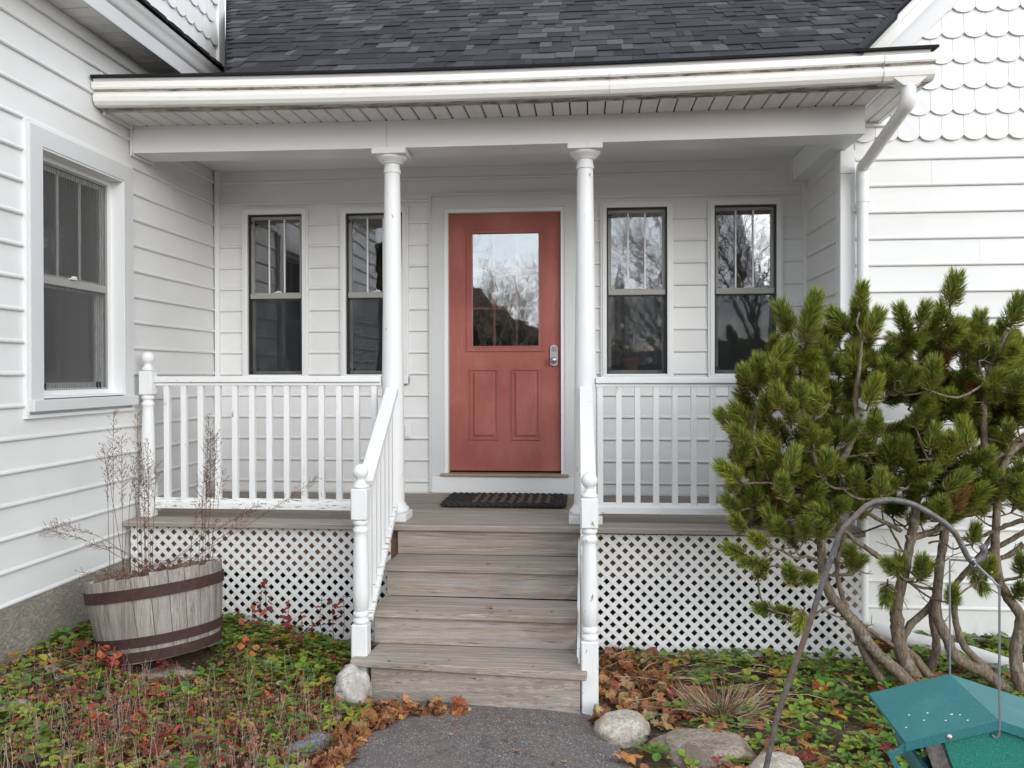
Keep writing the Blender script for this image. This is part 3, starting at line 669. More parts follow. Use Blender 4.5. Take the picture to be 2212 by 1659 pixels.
for tb in tabs[299:]: tab_geo(mb, tb, tb[4])
mb.build('upper_shingles', SH, house, kind='stuff')
# dark shingle edge along the eave
def sagged(prof, x0, x1, n, name, mat, parent, y0=0., k=1., smooth=None):
    mb = MB(); m_ = len(prof)
    for i in range(n+1):
        x = x0+(x1-x0)*i/n; sg = sag(x)*k
        for o_, z in prof: mb.v.append((x, y0-o_, z+sg))
    for i in range(n):
        for j in range(m_): mb.f.append((i*m_+j, i*m_+(j+1) % m_, (i+1)*m_+(j+1) % m_, (i+1)*m_+j)); mb.mi.append(0)
    mb.f += [tuple(range(m_)), tuple(range(n*m_, (n+1)*m_))[::-1]]; mb.mi += [0, 0]
    return mb.build(name, mat, parent, smooth)
sagged([(-.10, EZ+.035), (-.06, EZ-.012), (.022, EZ-.016), (.024, EZ-.002), (0, EZ+.003)], -2.352, 2.600, 24, 'shingle_edge', SH[0], rf, EY)
sagged([(0, EZ-.045), (.006, EZ-.046), (.016, EZ-.020), (.016, EZ-.0135), (0, EZ-.0135)], -2.350, 2.565, 24, 'drip_edge', 'trim', rf, EY+.02)
# right wing rake
def bar45(c0, c1, y0, y1, name, mat, x0=2.25, x1=4.6, parent=None):
    # band between lines z = x + c0 and z = x + c1 (gable slope 45 degrees)
    vs = []; x0 = max(2.14, 2.64-c0)
    for y in (y0, y1): vs += [(x0, y, x0+c0), (x1, y, x1+c0), (x1, y, x1+c1), (x0, y, x0+c1)]
    return MB().add(vs, [(0, 1, 2, 3), (7, 6, 5, 4), (0, 4, 5, 1), (1, 5, 6, 2), (2, 6, 7, 3), (3, 7, 4, 0)]).build(name, mat, parent or house)
bar45(.312, .466, YR-.034, YR-.001, 'rake_frieze', 'casing'); bar45(.4665, .556, YR-.060, YR-.001, 'rake_board', 'trim'); bar45(.5565, .612, YR-.082, YR-.001, 'rake_crown', 'trim')
bar45(.306, .3115, YR-.020, YR-.001, 'rake_bead', 'trim')
bar45(.6125, .640, YR-.100, 4.0, 'wing_roof', SH[0], 2.25)
# ------------------------------------------------------------------ porch
porch = thing('porch', 'front porch with a weathered plank floor under a white beam and vented soffit', 'porch')
yb = -1.402
for i in range(10):
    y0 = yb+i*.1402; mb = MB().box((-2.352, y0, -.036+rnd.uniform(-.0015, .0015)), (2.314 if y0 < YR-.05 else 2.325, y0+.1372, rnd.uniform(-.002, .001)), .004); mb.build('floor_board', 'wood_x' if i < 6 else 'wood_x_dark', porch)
MB().box((-2.35, -1.295, -.335), (2.31, -1.255, -.040)).build('rim_joist', 'joist', porch)
for x in (-2.32, -.62, .66, 2.27): MB().box((x-.045, -1.25, -.95), (x+.045, -1.16, -.05)).build('deck_post', 'joist', porch)
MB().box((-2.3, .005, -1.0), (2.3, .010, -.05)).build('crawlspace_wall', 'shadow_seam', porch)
def bs(x): return -.012*max(0, 1-(x/2.4)**2)
for (x0, x1) in ((-2.352, -.6345), (-.6325, 2.352)):
    mb = MB(); n = 8
    for i in range(n+1):
        x = x0+(x1-x0)*i/n
        for y, z in ((-1.270, 2.420), (-1.040, 2.420), (-1.040, 2.596), (-1.270, 2.596)): mb.v.append((x, y, z+bs(x)))
    for i in range(n):
        for j in range(4): mb.f.append((i*4+j, i*4+(j+1) % 4, i*4+4+(j+1) % 4, i*4+4+j)); mb.mi.append(0)
    mb.f += [(3, 2, 1, 0), (n*4, n*4+1, n*4+2, n*4+3)]; mb.mi += [0, 0]; mb.build('beam', 'trim', porch)
MB().box((2.220, -1.038, 2.421), (2.352, .008, 2.595), .002).build('side_beam', 'trim', porch)
MB().box((2.194, -.020, 2.394), (2.352, -.001, 2.4205)).box((2.194, -.020, 2.4205), (2.2195, -.001, 2.60)).build('beam_trim', 'trim', porch)
MB().box((-2.358, -1.285, 2.400), (-2.344, -1.0, 2.419)).box((-2.358, -1.285, 2.4192), (-2.344, -1.2705, 2.60)).build('beam_trim', 'trim', porch)
MB().box((-2.36, -1.04, 2.600), (2.35, .008, 2.615)).build('ceiling', 'trim', porch)
for i in range(46):
    x = -2.350+.1075*i
    if x > 2.50: break
    y1 = -1.272 if x < 2.30 else -.905
    sg = sag(x)*.75
    MB().prism([(0, 0), (.005, -.007), (.094, -.007), (.0995, 0), (.0995, .006), (0, .006)], (x, -1.60, 2.604+sg), (x, y1, 2.602+bs(x)), (1, 0, 0), (0, 0, 1)).build('soffit_panel', 'soffit', porch)
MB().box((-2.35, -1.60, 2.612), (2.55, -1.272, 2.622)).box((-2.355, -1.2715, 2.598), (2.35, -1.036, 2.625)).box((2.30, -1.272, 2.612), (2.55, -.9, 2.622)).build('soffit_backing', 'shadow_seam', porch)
MB().box((2.545, -1.60, 2.585), (2.572, -.90, 2.66), .003).build('end_fascia', 'trim', porch)
MB().box((2.345, -.910, 2.566), (2.60, -.888, 2.592), .003).build('end_moulding', 'trim', porch)
MB().box((2.352, -1.60, 2.590), (2.372, -.912, 2.600)).build('soffit_channel', 'trim', porch)
sagged([(0, 2.598), (.020, 2.598), (.020, 2.742), (0, 2.742)], -2.350, 2.545, 20, 'fascia', 'trim', porch, -1.58, .8)
sagged([(0, 2.590), (.020, 2.588), (.028, 2.600), (0, 2.604)], -2.350, 2.545, 20, 'soffit_drip', 'gutter_grime', porch, -1.575, .8)
MB().box((-2.358, -1.60, 2.572), (-2.340, -1.272, 2.600), .002).build('soffit_channel', 'trim', porch)
MB().box((-2.358, -1.62, 2.600), (-2.352, -1.55, 2.83), .001).build('flashing', 'trim', porch)
# gutter
gut = thing('gutter', 'white dirt-streaked gutter running along the whole porch eave', 'gutter')
GP = [(.0, 2.604), (.062, 2.596), (.088, 2.602), (.106, 2.622), (.112, 2.648), (.104, 2.664), (.094, 2.672), (.096, 2.680), (.118, 2.690), (.124, 2.700), (.124, 2.734), (.118, 2.737), (.112, 2.731), (.112, 2.702), (.084, 2.684), (.094, 2.640), (.08, 2.61), (.0, 2.612)]
def gutter_run(x0, x1, name, grow=0., dz=0.):
    pr = [(a+grow*(1 if a > .03 else 0), z+dz) for a, z in GP]; o = sagged(pr, x0, x1, max(2, int((x1-x0)/.2)), name, ['gutter_white', 'gutter_grime'], gut, -1.602, 1.)
    m_ = len(pr)
    for pgi, pg in enumerate(o.data.polygons):
        if pgi < len(o.data.polygons)-2 and pgi % m_ in (0, 7): pg.material_index = 1
    return o
gutter_run(-2.346, .783, 'gutter_section'); gutter_run(.784, .885, 'gutter_joint', .004, -.002); gutter_run(.886, 2.312, 'gutter_section')
# right outlet box: gutter end deepening to the pipe
gutter_run(2.313, 2.588, 'gutter_end', .006, -.004)
MB().add([(2.585, -1.602-o_, z) for o_, z in GP[:12]]+[(2.589, -1.602-o_, z) for o_, z in GP[:12]], [tuple(range(12)), tuple(range(12, 24))[::-1]]+[(i, (i+1) % 12, 12+(i+1) % 12, 12+i) for i in range(12)]).build('end_cap', 'gutter_white', gut)
MB().add([(-2.352, -1.602-o_, z) for o_, z in GP[:12]]+[(-2.346, -1.602-o_, z) for o_, z in GP[:12]], [tuple(range(12)), tuple(range(12, 24))[::-1]]+[(i, (i+1) % 12, 12+(i+1) % 12, 12+i) for i in range(12)]).build('end_cap', 'gutter_white', gut)
v_ = [(2.316, -1.716, 2.640), (2.586, -1.716, 2.648), (2.500, -1.700, 2.566), (2.425, -1.700, 2.566), (2.316, -1.622, 2.610), (2.586, -1.622, 2.612), (2.500, -1.628, 2.566), (2.425, -1.628, 2.566), (2.400, -1.7165, 2.61), (2.545, -1.7165, 2.61)]
MB().add(v_, [(0, 1, 2, 3), (4, 7, 6, 5), (0, 4, 5, 1), (0, 3, 7, 4), (1, 5, 6, 2), (2, 6, 7, 3)]).build('outlet', 'gutter_white', gut)
# downspout
dsp = thing('downspout', 'round white downspout slanting from the gutter end to the right wing corner', 'downspout')
p1, p2, p3, p4 = Vector((2.463, -1.664, 2.58)), Vector((2.462, -1.664, 2.475)), Vector((2.437, -.955, 2.285)), Vector((2.437, -.955, 2.20))
e1 = (p3-p2).normalized()
MB().tube([p1, p1.lerp(p2, .5), p2+Vector((0, 0, .02)), p2+e1*.015, p2+e1*.055], [.040, .040, .041, .041, .041], 20).build('elbow', 'gutter_white', dsp, smooth=50)
MB().tube([p2+e1*.04, p3-e1*.04], .036, 20).build('pipe', 'gutter_white', dsp, smooth=50)
MB().tube([p3-e1*.06, p3-e1*.01, p3+Vector((0, 0, -.03)), p4], [.040, .040, .041, .041], 20).build('elbow', 'gutter_white', dsp, smooth=50)
MB().tube([p4+Vector((0, 0, .01)), p4+Vector((0, 0, -.14))], .040, 20).build('collar', 'trim', dsp, smooth=50)
MB().tube([p4+Vector((0, 0, -.13)), Vector((2.437, -.955, -.73))], .0355, 20).build('pipe', 'trim', dsp, smooth=50)
MB().box((2.385, -.915, 2.01), (2.489, -.893, 2.055), .002).build('bracket', 'trim', dsp)
dpipe = MB().tube([Vector((2.48, -1.02, -.70)), Vector((2.68, -1.13, -.735)), at(2100, 1415, -1.30), Vector((3.35, -1.75, -.80))], .052, 20).build('drain_pipe', 'trim', None, 50)
tag(dpipe, 'white drain pipe lying on the ground behind the pine trunks', 'pipe')
# columns
def column(x, label):
    c = thing('porch_column', label, 'column', 'white round columns holding the porch beam'); c.location = (x, -1.190, 0)
    MB().box((-.106, -.106, 0), (.106, .106, .048), .003).build('plinth', 'column_paint', c)
    MB().lathe([(.096, .0485), (.103, .056), (.105, .068), (.101, .080), (.090, .088), (.086, .094), (.084, .102), (.078, .112)], seg=32).build('base_moulding', 'column_paint', c, 50)
    MB().lathe([(.0745, .105), (.074, .4), (.0705, .9), (.0650, 1.3), (.0560, 1.9), (.0500, 2.330)], seg=32).build('shaft', 'column_paint', c, 50)
    MB().lathe([(.050, 2.258), (.057, 2.262), (.058, 2.272), (.054, 2.280), (.054, 2.292), (.0505, 2.296)], seg=32).build('neck_ring', 'column_paint', c, 50)
    MB().lathe([(.052, 2.318), (.064, 2.321), (.068, 2.330), (.076, 2.333), (.082, 2.343), (.090, 2.346), (.097, 2.357), (.100, 2.368)], seg=32).build('capital', 'column_paint', c, 50)
    MB().box((-.110, -.110, 2.3685), (.110, .110, 2.4095), .002).build('abacus', 'column_paint', c)
    return c
column(-.617, 'white round porch column left of the red door'); column(.640, 'white round porch column right of the red door')
# railings
def turned(z0, z1, r=.030):
    h = z1-z0; f = lambda q: z0+h*q
    return [(.030, f(0)), (.042, f(.012)), (.044, f(.03)), (.040, f(.048)), (.031, f(.056)), (.030, f(.066)), (.040, f(.075)), (.043, f(.095)), (.038, f(.115)), (.033, f(.125)), (.041, f(.14)), (.044, f(.3)), (.0415, f(.55)), (.036, f(.83)), (.035, f(.86)), (.038, f(.875)), (.041, f(.885)), (.042, f(.905)), (.034, f(.925)), (.031, f(.94)), (.040, f(.955)), (.042, f(.975)), (.034, f(1.0))]
def newel(parent, x, y, zb, z1, z2, z3, hw=.0445, mat='post_paint'):
    """post: square base zb..z1, turned z1..z2, square block z2..z3, ball on top"""
    c = MB()
    for a, b in ((zb, z1), (z2, z3)):
        c.box((x-hw, y-hw, a), (x+hw, y+hw, b), .007)
    c.lathe([(.034, z3-.001), (.043, z3+.006), (.043, z3+.014), (.034, z3+.020), (.026, z3+.034), (.022, z3+.046), (.026, z3+.052)]+[(.0425*math.sin(th), z3+.088-.0425*math.cos(th)) for th in [math.radians(a) for a in range(38, 180, 12)]]+[(.002, z3+.1305)], (x, y, 0), 24)
    c.lathe(turned(z1-.001, z2+.001), (x, y, 0), 24)
    return c.build('newel_post', mat, parent, 42)
def railing(label, x0, x1, xs, zt, post=None, worn=False):
    r = thing('porch_railing', label, 'railing', 'white railings along the porch front')
    if post: newel(r, post, -1.235, .002, .218, .815, .975)
    MB().box((x0, -1.245, zt-.040), (x1, -1.165, zt), .004).build('top_rail', 'rail_paint', r)
    MB().box((x0, -1.228, zt-.062), (x1, -1.182, zt-.0405), .002).build('rail_cleat', 'rail_paint', r)
    MB().prism([(-.040, .062), (.040, .062), (.040, .100), (.0, .128), (-.040, .118)], (x0, -1.205, 0), (x1, -1.205, 0), (0, -1, 0), (0, 0, 1)).build('bottom_rail', 'rail_worn' if worn else 'rail_paint', r)
    for x in xs: MB().box((x-.0185+rnd.uniform(-.001, .001), -1.2235, .115), (x+.0185, -1.1865, zt-.0615), .002).build('baluster', 'baluster_paint', r)
    return r
railing('left porch railing ending in a ball topped post beside the wing wall', -2.222, -.688, [-2.150+.1178*i for i in range(13)], .938, -2.268, True)
railing('right porch railing running behind the pine', .705, 2.30, [.733+.1178*i for i in range(14)], .928)
# steps
H_, T_ = .187, .305
st = thing('porch_steps', 'weathered wooden steps climbing to the porch between white handrails', 'steps')
skew = [0, .014, .035, .11]; ynose = [-1.402, -1.700, -2.015, -2.310]
def slab(name, x0, x1, yl, yr, dep, z0, z1, mat, ch=.004):
    mb = MB(); ang = math.atan2(yr-yl, x1-x0); c = Vector(((x0+x1)/2, (yl+yr)/2, 0)); wd = (x1-x0)/2
    xf = Matrix.Translation(c) @ Matrix.Rotation(ang, 4, 'Z'); mb.box((-wd, 0, z0), (wd, dep, z1), ch, xf=xf); return mb.build(name, mat, st)
for k in (1, 2, 3):
    z = -k*H_; yl, yr = ynose[k]+skew[k]*.5, ynose[k]-skew[k]*.5
    x0, x1 = ((-.562, .590), (-.565, .592), (-.605, .645))[k-1]
    if k == 3: slab('tread', x0, x1, yl, yr, .150, z-.036, z, 'wood_x'); slab('tread', -.535, .592, yl+.153, yr+.153, .26, z-.036, z-.001, 'wood_x')
    else: slab('tread', x0, x1, yl, yr, .150, z-.036, z, 'wood_x'); slab('tread', x0+.01, x1, yl+.153, yr+.153, .185, z-.036, z-.001, 'wood_x')
for k in range(4):
    yl, yr = ynose[k]+skew[k]*.5+.026, ynose[k]-skew[k]*.5+.026
    slab('riser', -.545 if k < 3 else -.500, .590 if k < 3 else .612, yl, yr, .022, -(k+1)*H_+.0015 if k < 3 else -.80, -k*H_-.037, 'wood_x', .002)
for x0, x1, sm_ in ((-.500, -.470, 'wood_side'), (.5925, .606, 'rail_paint')):
    MB().add([(x, y, z) for x in (x0, x1) for y, z in ((-1.30, -.04 if sm_ == 'rail_paint' else -.32), (-1.30, -.85), (-2.26, -.85), (-2.26, -.66 if sm_ == 'rail_paint' else -.83))], [(0, 1, 2, 3), (7, 6, 5, 4), (0, 4, 5, 1), (1, 5, 6, 2), (2, 6, 7, 3), (3, 7, 4, 0)]).build('stringer', sm_, st)
def stair_rail(label, xt, yt, xb, yb_, zt, zb, post, nb, seed):
    r = thing('stair_railing', label, 'railing', 'white railings beside the steps')
    newel(r, *post)
    def bar(a, b, hw, hh, name, mat, ch=.004):
        a, b = Vector(a), Vector(b); d = (b-a); ln_ = d.length; rot = d.to_track_quat('Y', 'Z').to_matrix().to_4x4()
        MB().box((-hw, 0, -hh), (hw, ln_, hh), ch, xf=Matrix.Translation(a) @ rot).build(name, mat, r)
    A, B = Vector((xt, yt, zt)), Vector((xb, yb_, zb)); dn = .745
    bar(A, B, .041, .019, 'handrail', 'rail_paint'); bar(A-Vector((0, -.01, .034)), B-Vector((0, 0, .034)), .020, .014, 'rail_cleat', 'rail_paint')
    A2, B2 = A-Vector((0, 0, dn)), B-Vector((0, 0, dn)); bar(A2, B2, .038, .018, 'bottom_rail', 'rail_worn')
    for i in range(nb):
        q = (i+.7)/(nb+.3); t0, b0 = A.lerp(B, q), A2.lerp(B2, q)
        MB().box((b0.x-.018, b0.y-.018, b0.z+.015), (b0.x+.018, b0.y+.018, t0.z-.030), .002).build('baluster', 'baluster_paint', r)
stair_rail('left stair railing with a ball topped post beside the plant bed', -.605, -1.265, -.560, -2.090, .850, .355, (-.572, -2.150, -.80, -.395, .165, .335), 6, 1)
stair_rail('right stair railing with a ball topped post beside the asphalt path', .642, -1.265, .656, -2.215, .855, .305, (.660, -2.270, -.80, -.415, .160, .315), 7, 2)
# stone pads, lattice
def rock(name, label, c, r, seed, mat, cat='rock', sub=3, amp=.22, flat=1., rotz=0., group=None, cut=None):
    import bmesh
    bm = bmesh.new(); bmesh.ops.create_icosphere(bm, subdivisions=sub, radius=1)
    for v in bm.verts:
        d = v.co.normalized(); q = d*1.3+Vector((seed*3.1, seed*1.7, 0)); k = 1+amp*noise.noise(q)+amp*.45*noise.noise(q*2.7)+amp*.16*noise.noise(q*7)
        # flatten facets
        v.co = d*k; v.co.z = max(min(v.co.z, flat), -.8)
    me = bpy.data.meshes.new(name); bm.to_mesh(me); bm.free(); me.materials.append(M[mat]); me.polygons.foreach_set('use_smooth', [True]*len(me.polygons))
    o = bpy.data.objects.new(name, me); col.objects.link(o); o.location = c; o.scale = r; o.rotation_euler = (0, 0, rotz)
    return tag(o, label, cat, group)
def lattice(label, x0, x1, zt, zbl, zbr):
    lt = thing('lattice_panel', label, 'lattice', 'white lattice skirts under the porch floor'); P_ = .0770; hw = .0130
    poly = [(x0, zt), (x1, zt), (x1, zbr), (x0, zbl)]
    def clip(pts, n, d):
        out = []
        for i in range(len(pts)):
            a, b = pts[i], pts[(i+1) % len(pts)]; fa, fb = n[0]*a[0]+n[1]*a[1]-d, n[0]*b[0]+n[1]*b[1]-d
            if fa <= 0: out.append(a)
            if (fa < 0) != (fb < 0) and fa != fb: q = fa/(fa-fb); out.append((a[0]+(b[0]-a[0])*q, a[1]+(b[1]-a[1])*q))
        return out
    for sgn, y0 in ((1, -1.3400), (-1, -1.3352)):
        n = (1/math.sqrt(2), sgn/math.sqrt(2)); vals = [n[0]*a+n[1]*b for a, b in poly]; step = P_/math.sqrt(2); k = math.ceil(min(vals)/step)
        while k*step < max(vals):
            q = clip(clip(poly, n, k*step+hw), (-n[0], -n[1]), -(k*step-hw)); k += 1
            if len(q) < 3: continue
            m_ = len(q); th = .0046; vs = [(a, y0, b) for a, b in q]+[(a, y0+th, b) for a, b in q]
            MB().add(vs, [tuple(range(m_)), tuple(range(m_, 2*m_))[::-1]]+[(i, (i+1) % m_, m_+(i+1) % m_, m_+i) for i in range(m_)]).build('lattice_slat', 'trim', lt)
    return lt
lattice('white diagonal lattice skirt left of the steps behind the barrel', -2.335, -.600, -.037, -.70, -.80)
lattice('white diagonal lattice skirt right of the steps beside the pine', .640, 2.312, -.052, -.815, -.82)
rock('foundation_stone', 'flat grey stone block under the right corner of the lattice', (2.15, -1.40, -.86), (.14, .12, .07), 5, 'rock_brown', 'stone', 3, .2, .7)
# doormat
dm = thing('doormat', 'dark braided rope doormat with tan stripes in front of the door', 'doormat')
mx0, mx1, my0, my1 = -.375, .480, -.690, -.215
mb = MB(); n_w = 26
for i in range(n_w):
    xa = mx0+(mx1-mx0)*(i+.5)/n_w; pts = []; rr = []
    for k in range(15):
        u_ = k/14; y = my0+(my1-my0)*u_; pts.append((xa+.010*math.sin(u_*PI*6+i*PI), y, .018+.004*math.sin(u_*PI*12+i*PI))); rr.append(.0175+.002*math.sin(u_*60+i))
    tan = (5 <= i <= 23) and i % 2 == 0
    o = MB().tube(pts, rr, 8).build('mat_cord', 'mat_tan' if tan else 'mat_dark', dm, 60)
for yy in (my0, my1):
    for ph in (0, PI): MB().tube([(mx0-.005+(mx1-mx0+.01)*k/80, yy+.010*math.cos(k*.75+ph), .021+.009*math.sin(k*.75+ph)) for k in range(81)], .0125, 6).build('mat_braid', 'mat_dark', dm, 60)
for xx in (mx0-.004, mx1+.004): MB().tube([(xx+.006*math.sin(k), my0+(my1-my0)*k/20, .02) for k in range(21)], .016, 6).build('mat_braid', 'mat_dark', dm, 60)
# potted plant behind window 3
po = thing('potted_plant', 'terracotta pot with a leafy plant behind the window right of the door', 'potted plant')
MB().lathe([(.050, .955), (.072, 1.045), (.080, 1.048), (.080, 1.075), (.070, 1.076)], (1.0, .16, 0), 20).build('pot', 'terracotta', po, 40)
mb = MB()
for i in range(22):
    a = rnd.uniform(0, 2*PI); ln_ = rnd.uniform(.12, .24); up = rnd.uniform(.05, .2); pts = []
    for k in range(6): u_ = k/5; pts.append(Vector((1.0+math.cos(a)*ln_*u_, .16+math.sin(a)*ln_*.4*u_, 1.07+up*math.sin(u_*2.2))))
    for k in range(5):
        w0, w1 = .012*math.sin(PI*(k+.4)/6), .012*math.sin(PI*(k+1.4)/6); p, q = pts[k], pts[k+1]; mb.add([p+Vector((0, 0, w0)), q+Vector((0, 0, w1)), q-Vector((0, 0, w1)), p-Vector((0, 0, w0))], [(0, 1, 2, 3)], (.10, .16, .05) if i % 4 else (.4, .25, .06))
mb.build('foliage', 'leaf', po)
po2 = thing('potted_plant', 'dark pot with a drooping pale flower at the right side of the same window', 'potted plant')
MB().lathe([(.040, .955), (.052, 1.03), (.050, 1.032)], (1.17, .16, 0), 16).build('pot', 'black_metal', po2, 40)
MB().lathe([(.002, 0), (.022, .02), (.026, .045), (.012, .06)], (1.145, .125, 1.02), 9).lathe([(.002, 0), (.02, .02), (.012, .05)], (.925, .13, 1.30), 8).build('blossom', 'blossom', po2, 60)
# ------------------------------------------------------------------ rocks
rock('rock', 'pale oval rock at the path edge beside the right post', (.815, -2.53, -.775), (.135, .115, .105), 1, 'rock_pale', sub=4, amp=.16, flat=.8, rotz=.3)
rock('rock', 'large brown flat rock right of the path, bigger than its neighbours', (1.175, -2.72, -.80), (.235, .155, .125), 9, 'rock_brown', sub=4, amp=.26, flat=.75, rotz=-.25)
rock('rock', 'grey rock at the bottom edge beside the iron pole', (1.450, -2.93, -.80), (.15, .12, .115), 4, 'rock_pale', sub=4, amp=.2, rotz=.5)
rock('rock', 'white angular rock at the left foot of the steps', (-.575, -2.31, -.71), (.092, .09, .135), 14, 'rock_white', sub=4, amp=.34, rotz=.8)
rock('rock', 'grey bent stone half buried in leaves left of the path', (-.62, -2.86, -.76), (.055, .14, .055), 6, 'slate_stone', sub=3, amp=.3, rotz=-.5)
rock('rock', 'small grey stone at the bottom edge left of the path', (-.63, -3.10, -.77), (.09, .05, .04), 7, 'slate_stone', sub=3, amp=.3, rotz=.3)
rock('rock', 'tan flat stone below the wooden barrel', (-1.66, -2.28, -.68), (.22, .10, .075), 8, 'rock_pale', sub=4, amp=.25, flat=.7, rotz=.2)
rock('rock', 'flat weathered stone between the lattice and the dry grass', (1.36, -1.60, -.81), (.12, .07, .045), 11, 'slate_stone', sub=3, amp=.25, flat=.7)
rock('rock', 'tan stone chunk behind the pine trunks near the lattice', (2.42, -1.55, -.83), (.12, .08, .06), 15, 'rock_pale', sub=3, amp=.25, flat=.7)
for i, (px, py, s_) in enumerate(((20, 1560, .085), (78, 1545, .07), (45, 1520, .055), (115, 1475, .06), (140, 1490, .05), (10, 1530, .05), (95, 1460, .055), (50, 1490, .04), (160, 1510, .035), (85, 1590, .06), (128, 1545, .035), (24, 1500, .045))):
    y = -6.578+(1.52*F_PX/(py-807))*.99; c = at(px, py, y)
    rock('slate_chip', 'flat blue grey slate chip lying by the left foundation', (c.x, c.y, gz(c.x, c.y)+.012), (s_, s_*.7, .014), 20+i, 'slate_stone' if i % 3 else 'rock_pale', 'stone', 2, .35, .6, rnd.uniform(0, 3), 'slate chips beside the left foundation')
# ------------------------------------------------------------------ barrel planter
bar = thing('barrel_planter', 'weathered half barrel with rusty hoops leaning in the plant bed', 'planter')
bc = at(352, 1408, -2.15); bar.location = bc
bar.matrix_world = Matrix.Translation(bc) @ (Matrix.Rotation(math.radians(-9.5), 4, 'Y') @ Matrix.Rotation(math.radians(-6.5), 4, 'X'))
BR = lambda t_: .300+.060*t_-.010*(2*t_-1)**2+.010      # t 0 bottom, 1 top
HB = .445; NS = 25; ang = 0; ws = [rnd.uniform(.75, 1.25) for _ in range(NS)]; tw = sum(ws)
for i in range(NS):
    a0 = ang; a1 = ang+2*PI*ws[i]/tw; ang = a1; dr_ = rnd.uniform(-.004, .003); top = HB+rnd.uniform(-.009, .007); mb = MB(); seg = 6; g = rnd.uniform(.0008, .0035)/.34; sub = 3
    for k in range(seg+1):
        t_ = k/seg; z = top*t_ if k < seg else top
        for rr in (0, -.024):
            for j in range(sub+1):
                a = a0+g+(a1-a0-2*g)*j/sub; r_ = BR(t_)+dr_+rr-(.003 if j in (0, sub) and rr == 0 else 0); mb.v.append((r_*math.cos(a), r_*math.sin(a), z+(.003*math.sin(j*2+i) if k == seg else 0)))
    m_ = 2*(sub+1)
    for k in range(seg):
        q = k*m_; p_ = q+m_
        for j in range(sub): mb.f += [(q+j, q+j+1, p_+j+1, p_+j), (q+sub+1+j+1, q+sub+1+j, p_+sub+1+j, p_+sub+1+j+1)]
        mb.f += [(q, p_, p_+sub+1, q+sub+1), (q+sub, q+2*sub+1, p_+2*sub+1, p_+sub)]
    for j in range(sub): mb.f.append((seg*m_+j, seg*m_+j+1, seg*m_+sub+2+j, seg*m_+sub+1+j))
    mb.mi = [0]*len(mb.f); mb.build('stave', 'stave', bar)
for (t0, t1, nm) in ((.73, .865, 'hoop'), (.185, .300, 'hoop'), (.015, .135, 'hoop')):
    n = 64; mb = MB(); 
    for k in range(n+1):
        a = 2*PI*k/n+2.0
        for t_, d in ((t0, .003), (t0, .0065+.0015*(k == 0)), (t1, .0065+.0015*(k == 0)), (t1, .003)): mb.v.append(((BR(t_)+d)*math.cos(a), (BR(t_)+d)*math.sin(a), HB*t_+.004*math.sin(a*2)))
    for k in range(n):
        for j in range(4): mb.f.append((k*4+j, k*4+(j+1) % 4, k*4+4+(j+1) % 4, k*4+4+j)); mb.mi.append(0)
    mb.build(nm, 'rust', bar, 60)
mb = MB(); n = 28; mb.v.append((0, 0, HB-.03)); mb.mi = []
for rr in (.12, .22, .335):
    for k in range(n): a = 2*PI*k/n; mb.v.append((rr*math.cos(a), rr*math.sin(a), HB-.045+.02*noise.noise(Vector((rr*9, k*.7, 0)))))
for k in range(n):
    mb.f.append((0, 1+k, 1+(k+1) % n))
    for q in (0, 1): mb.f.append((1+q*n+k, 1+q*n+n+k, 1+q*n+n+(k+1) % n, 1+q*n+(k+1) % n))
mb.mi = [0]*len(mb.f); mb.build('potting_soil', 'soil', bar, 60)

# ------------------------------------------------------------------ dead stalks
BROWN = [(.13, .065, .042), (.17, .09, .055), (.10, .05, .038), (.21, .13, .08)]
def curve_pts(a, b, bow, n, rr):
    a, b = Vector(a), Vector(b); return [a.lerp(b, i/n)+Vector(bow)*math.sin(PI*i/n)+Vector([rr.uniform(-1, 1)*.004 for _ in range(3)])*(0 if i in (0, n) else 1) for i in range(n+1)]
def plume(mb, a, b, bow, rr, start=.5, tw=.055, dens=46, r0=.0021, droop=0.):
    pts = curve_pts(a, b, bow, 10, rr); mb.tube(pts, [r0*(1-.6*i/10) for i in range(11)], 4, rr.choice(BROWN))
    ax = (pts[-1]-pts[0]).normalized()
    for k in range(dens):
        u_ = start+(1-start)*(k+rr.random())/dens; i = min(9, int(u_*10)); p = pts[i].lerp(pts[i+1], u_*10-i); th = rr.uniform(0, 2*PI)
        side = ax.orthogonal().normalized(); side.rotate(Matrix.Rotation(th, 3, ax)); env = math.sin(PI*min(1, (1.02-u_)/(1-start)*.9+.12))
        ln_ = tw*env*rr.uniform(.4, 1.15)+.008; q = p+(side*.8+ax*rr.uniform(.35, .9)+Vector((0, 0, -droop)))*ln_; m_ = p.lerp(q, .5)+Vector((0, 0, -.15*ln_))
        c = rr.choice(BROWN); mb.tube([p, m_, q], [.0011, .0009, .0006], 3, c, cap=False)
        for j in range(rr.choice((1, 2, 3))):
            w0 = p.lerp(q, rr.uniform(.4, 1)); e = Vector([rr.uniform(-1, 1) for _ in range(3)])*.008+ax*.004; mb.tube([w0, w0+e], [.0016, .0009], 3, rr.choice(BROWN), cap=False)
def weed(label, stems, seed):
    rr = random.Random(seed); mb = MB()
    for (px0, py0, px1, py1, y, kw) in stems:
        plume(mb, at(px0, py0, y), at(px1, py1, y+kw.pop('dy', 0)), (rr.uniform(-.012, .012), 0, 0) if 'bow' not in kw else kw.pop('bow'), rr, **kw)
    return tag(mb.build('dried_weed', 'stalk'), label, 'dried plant')
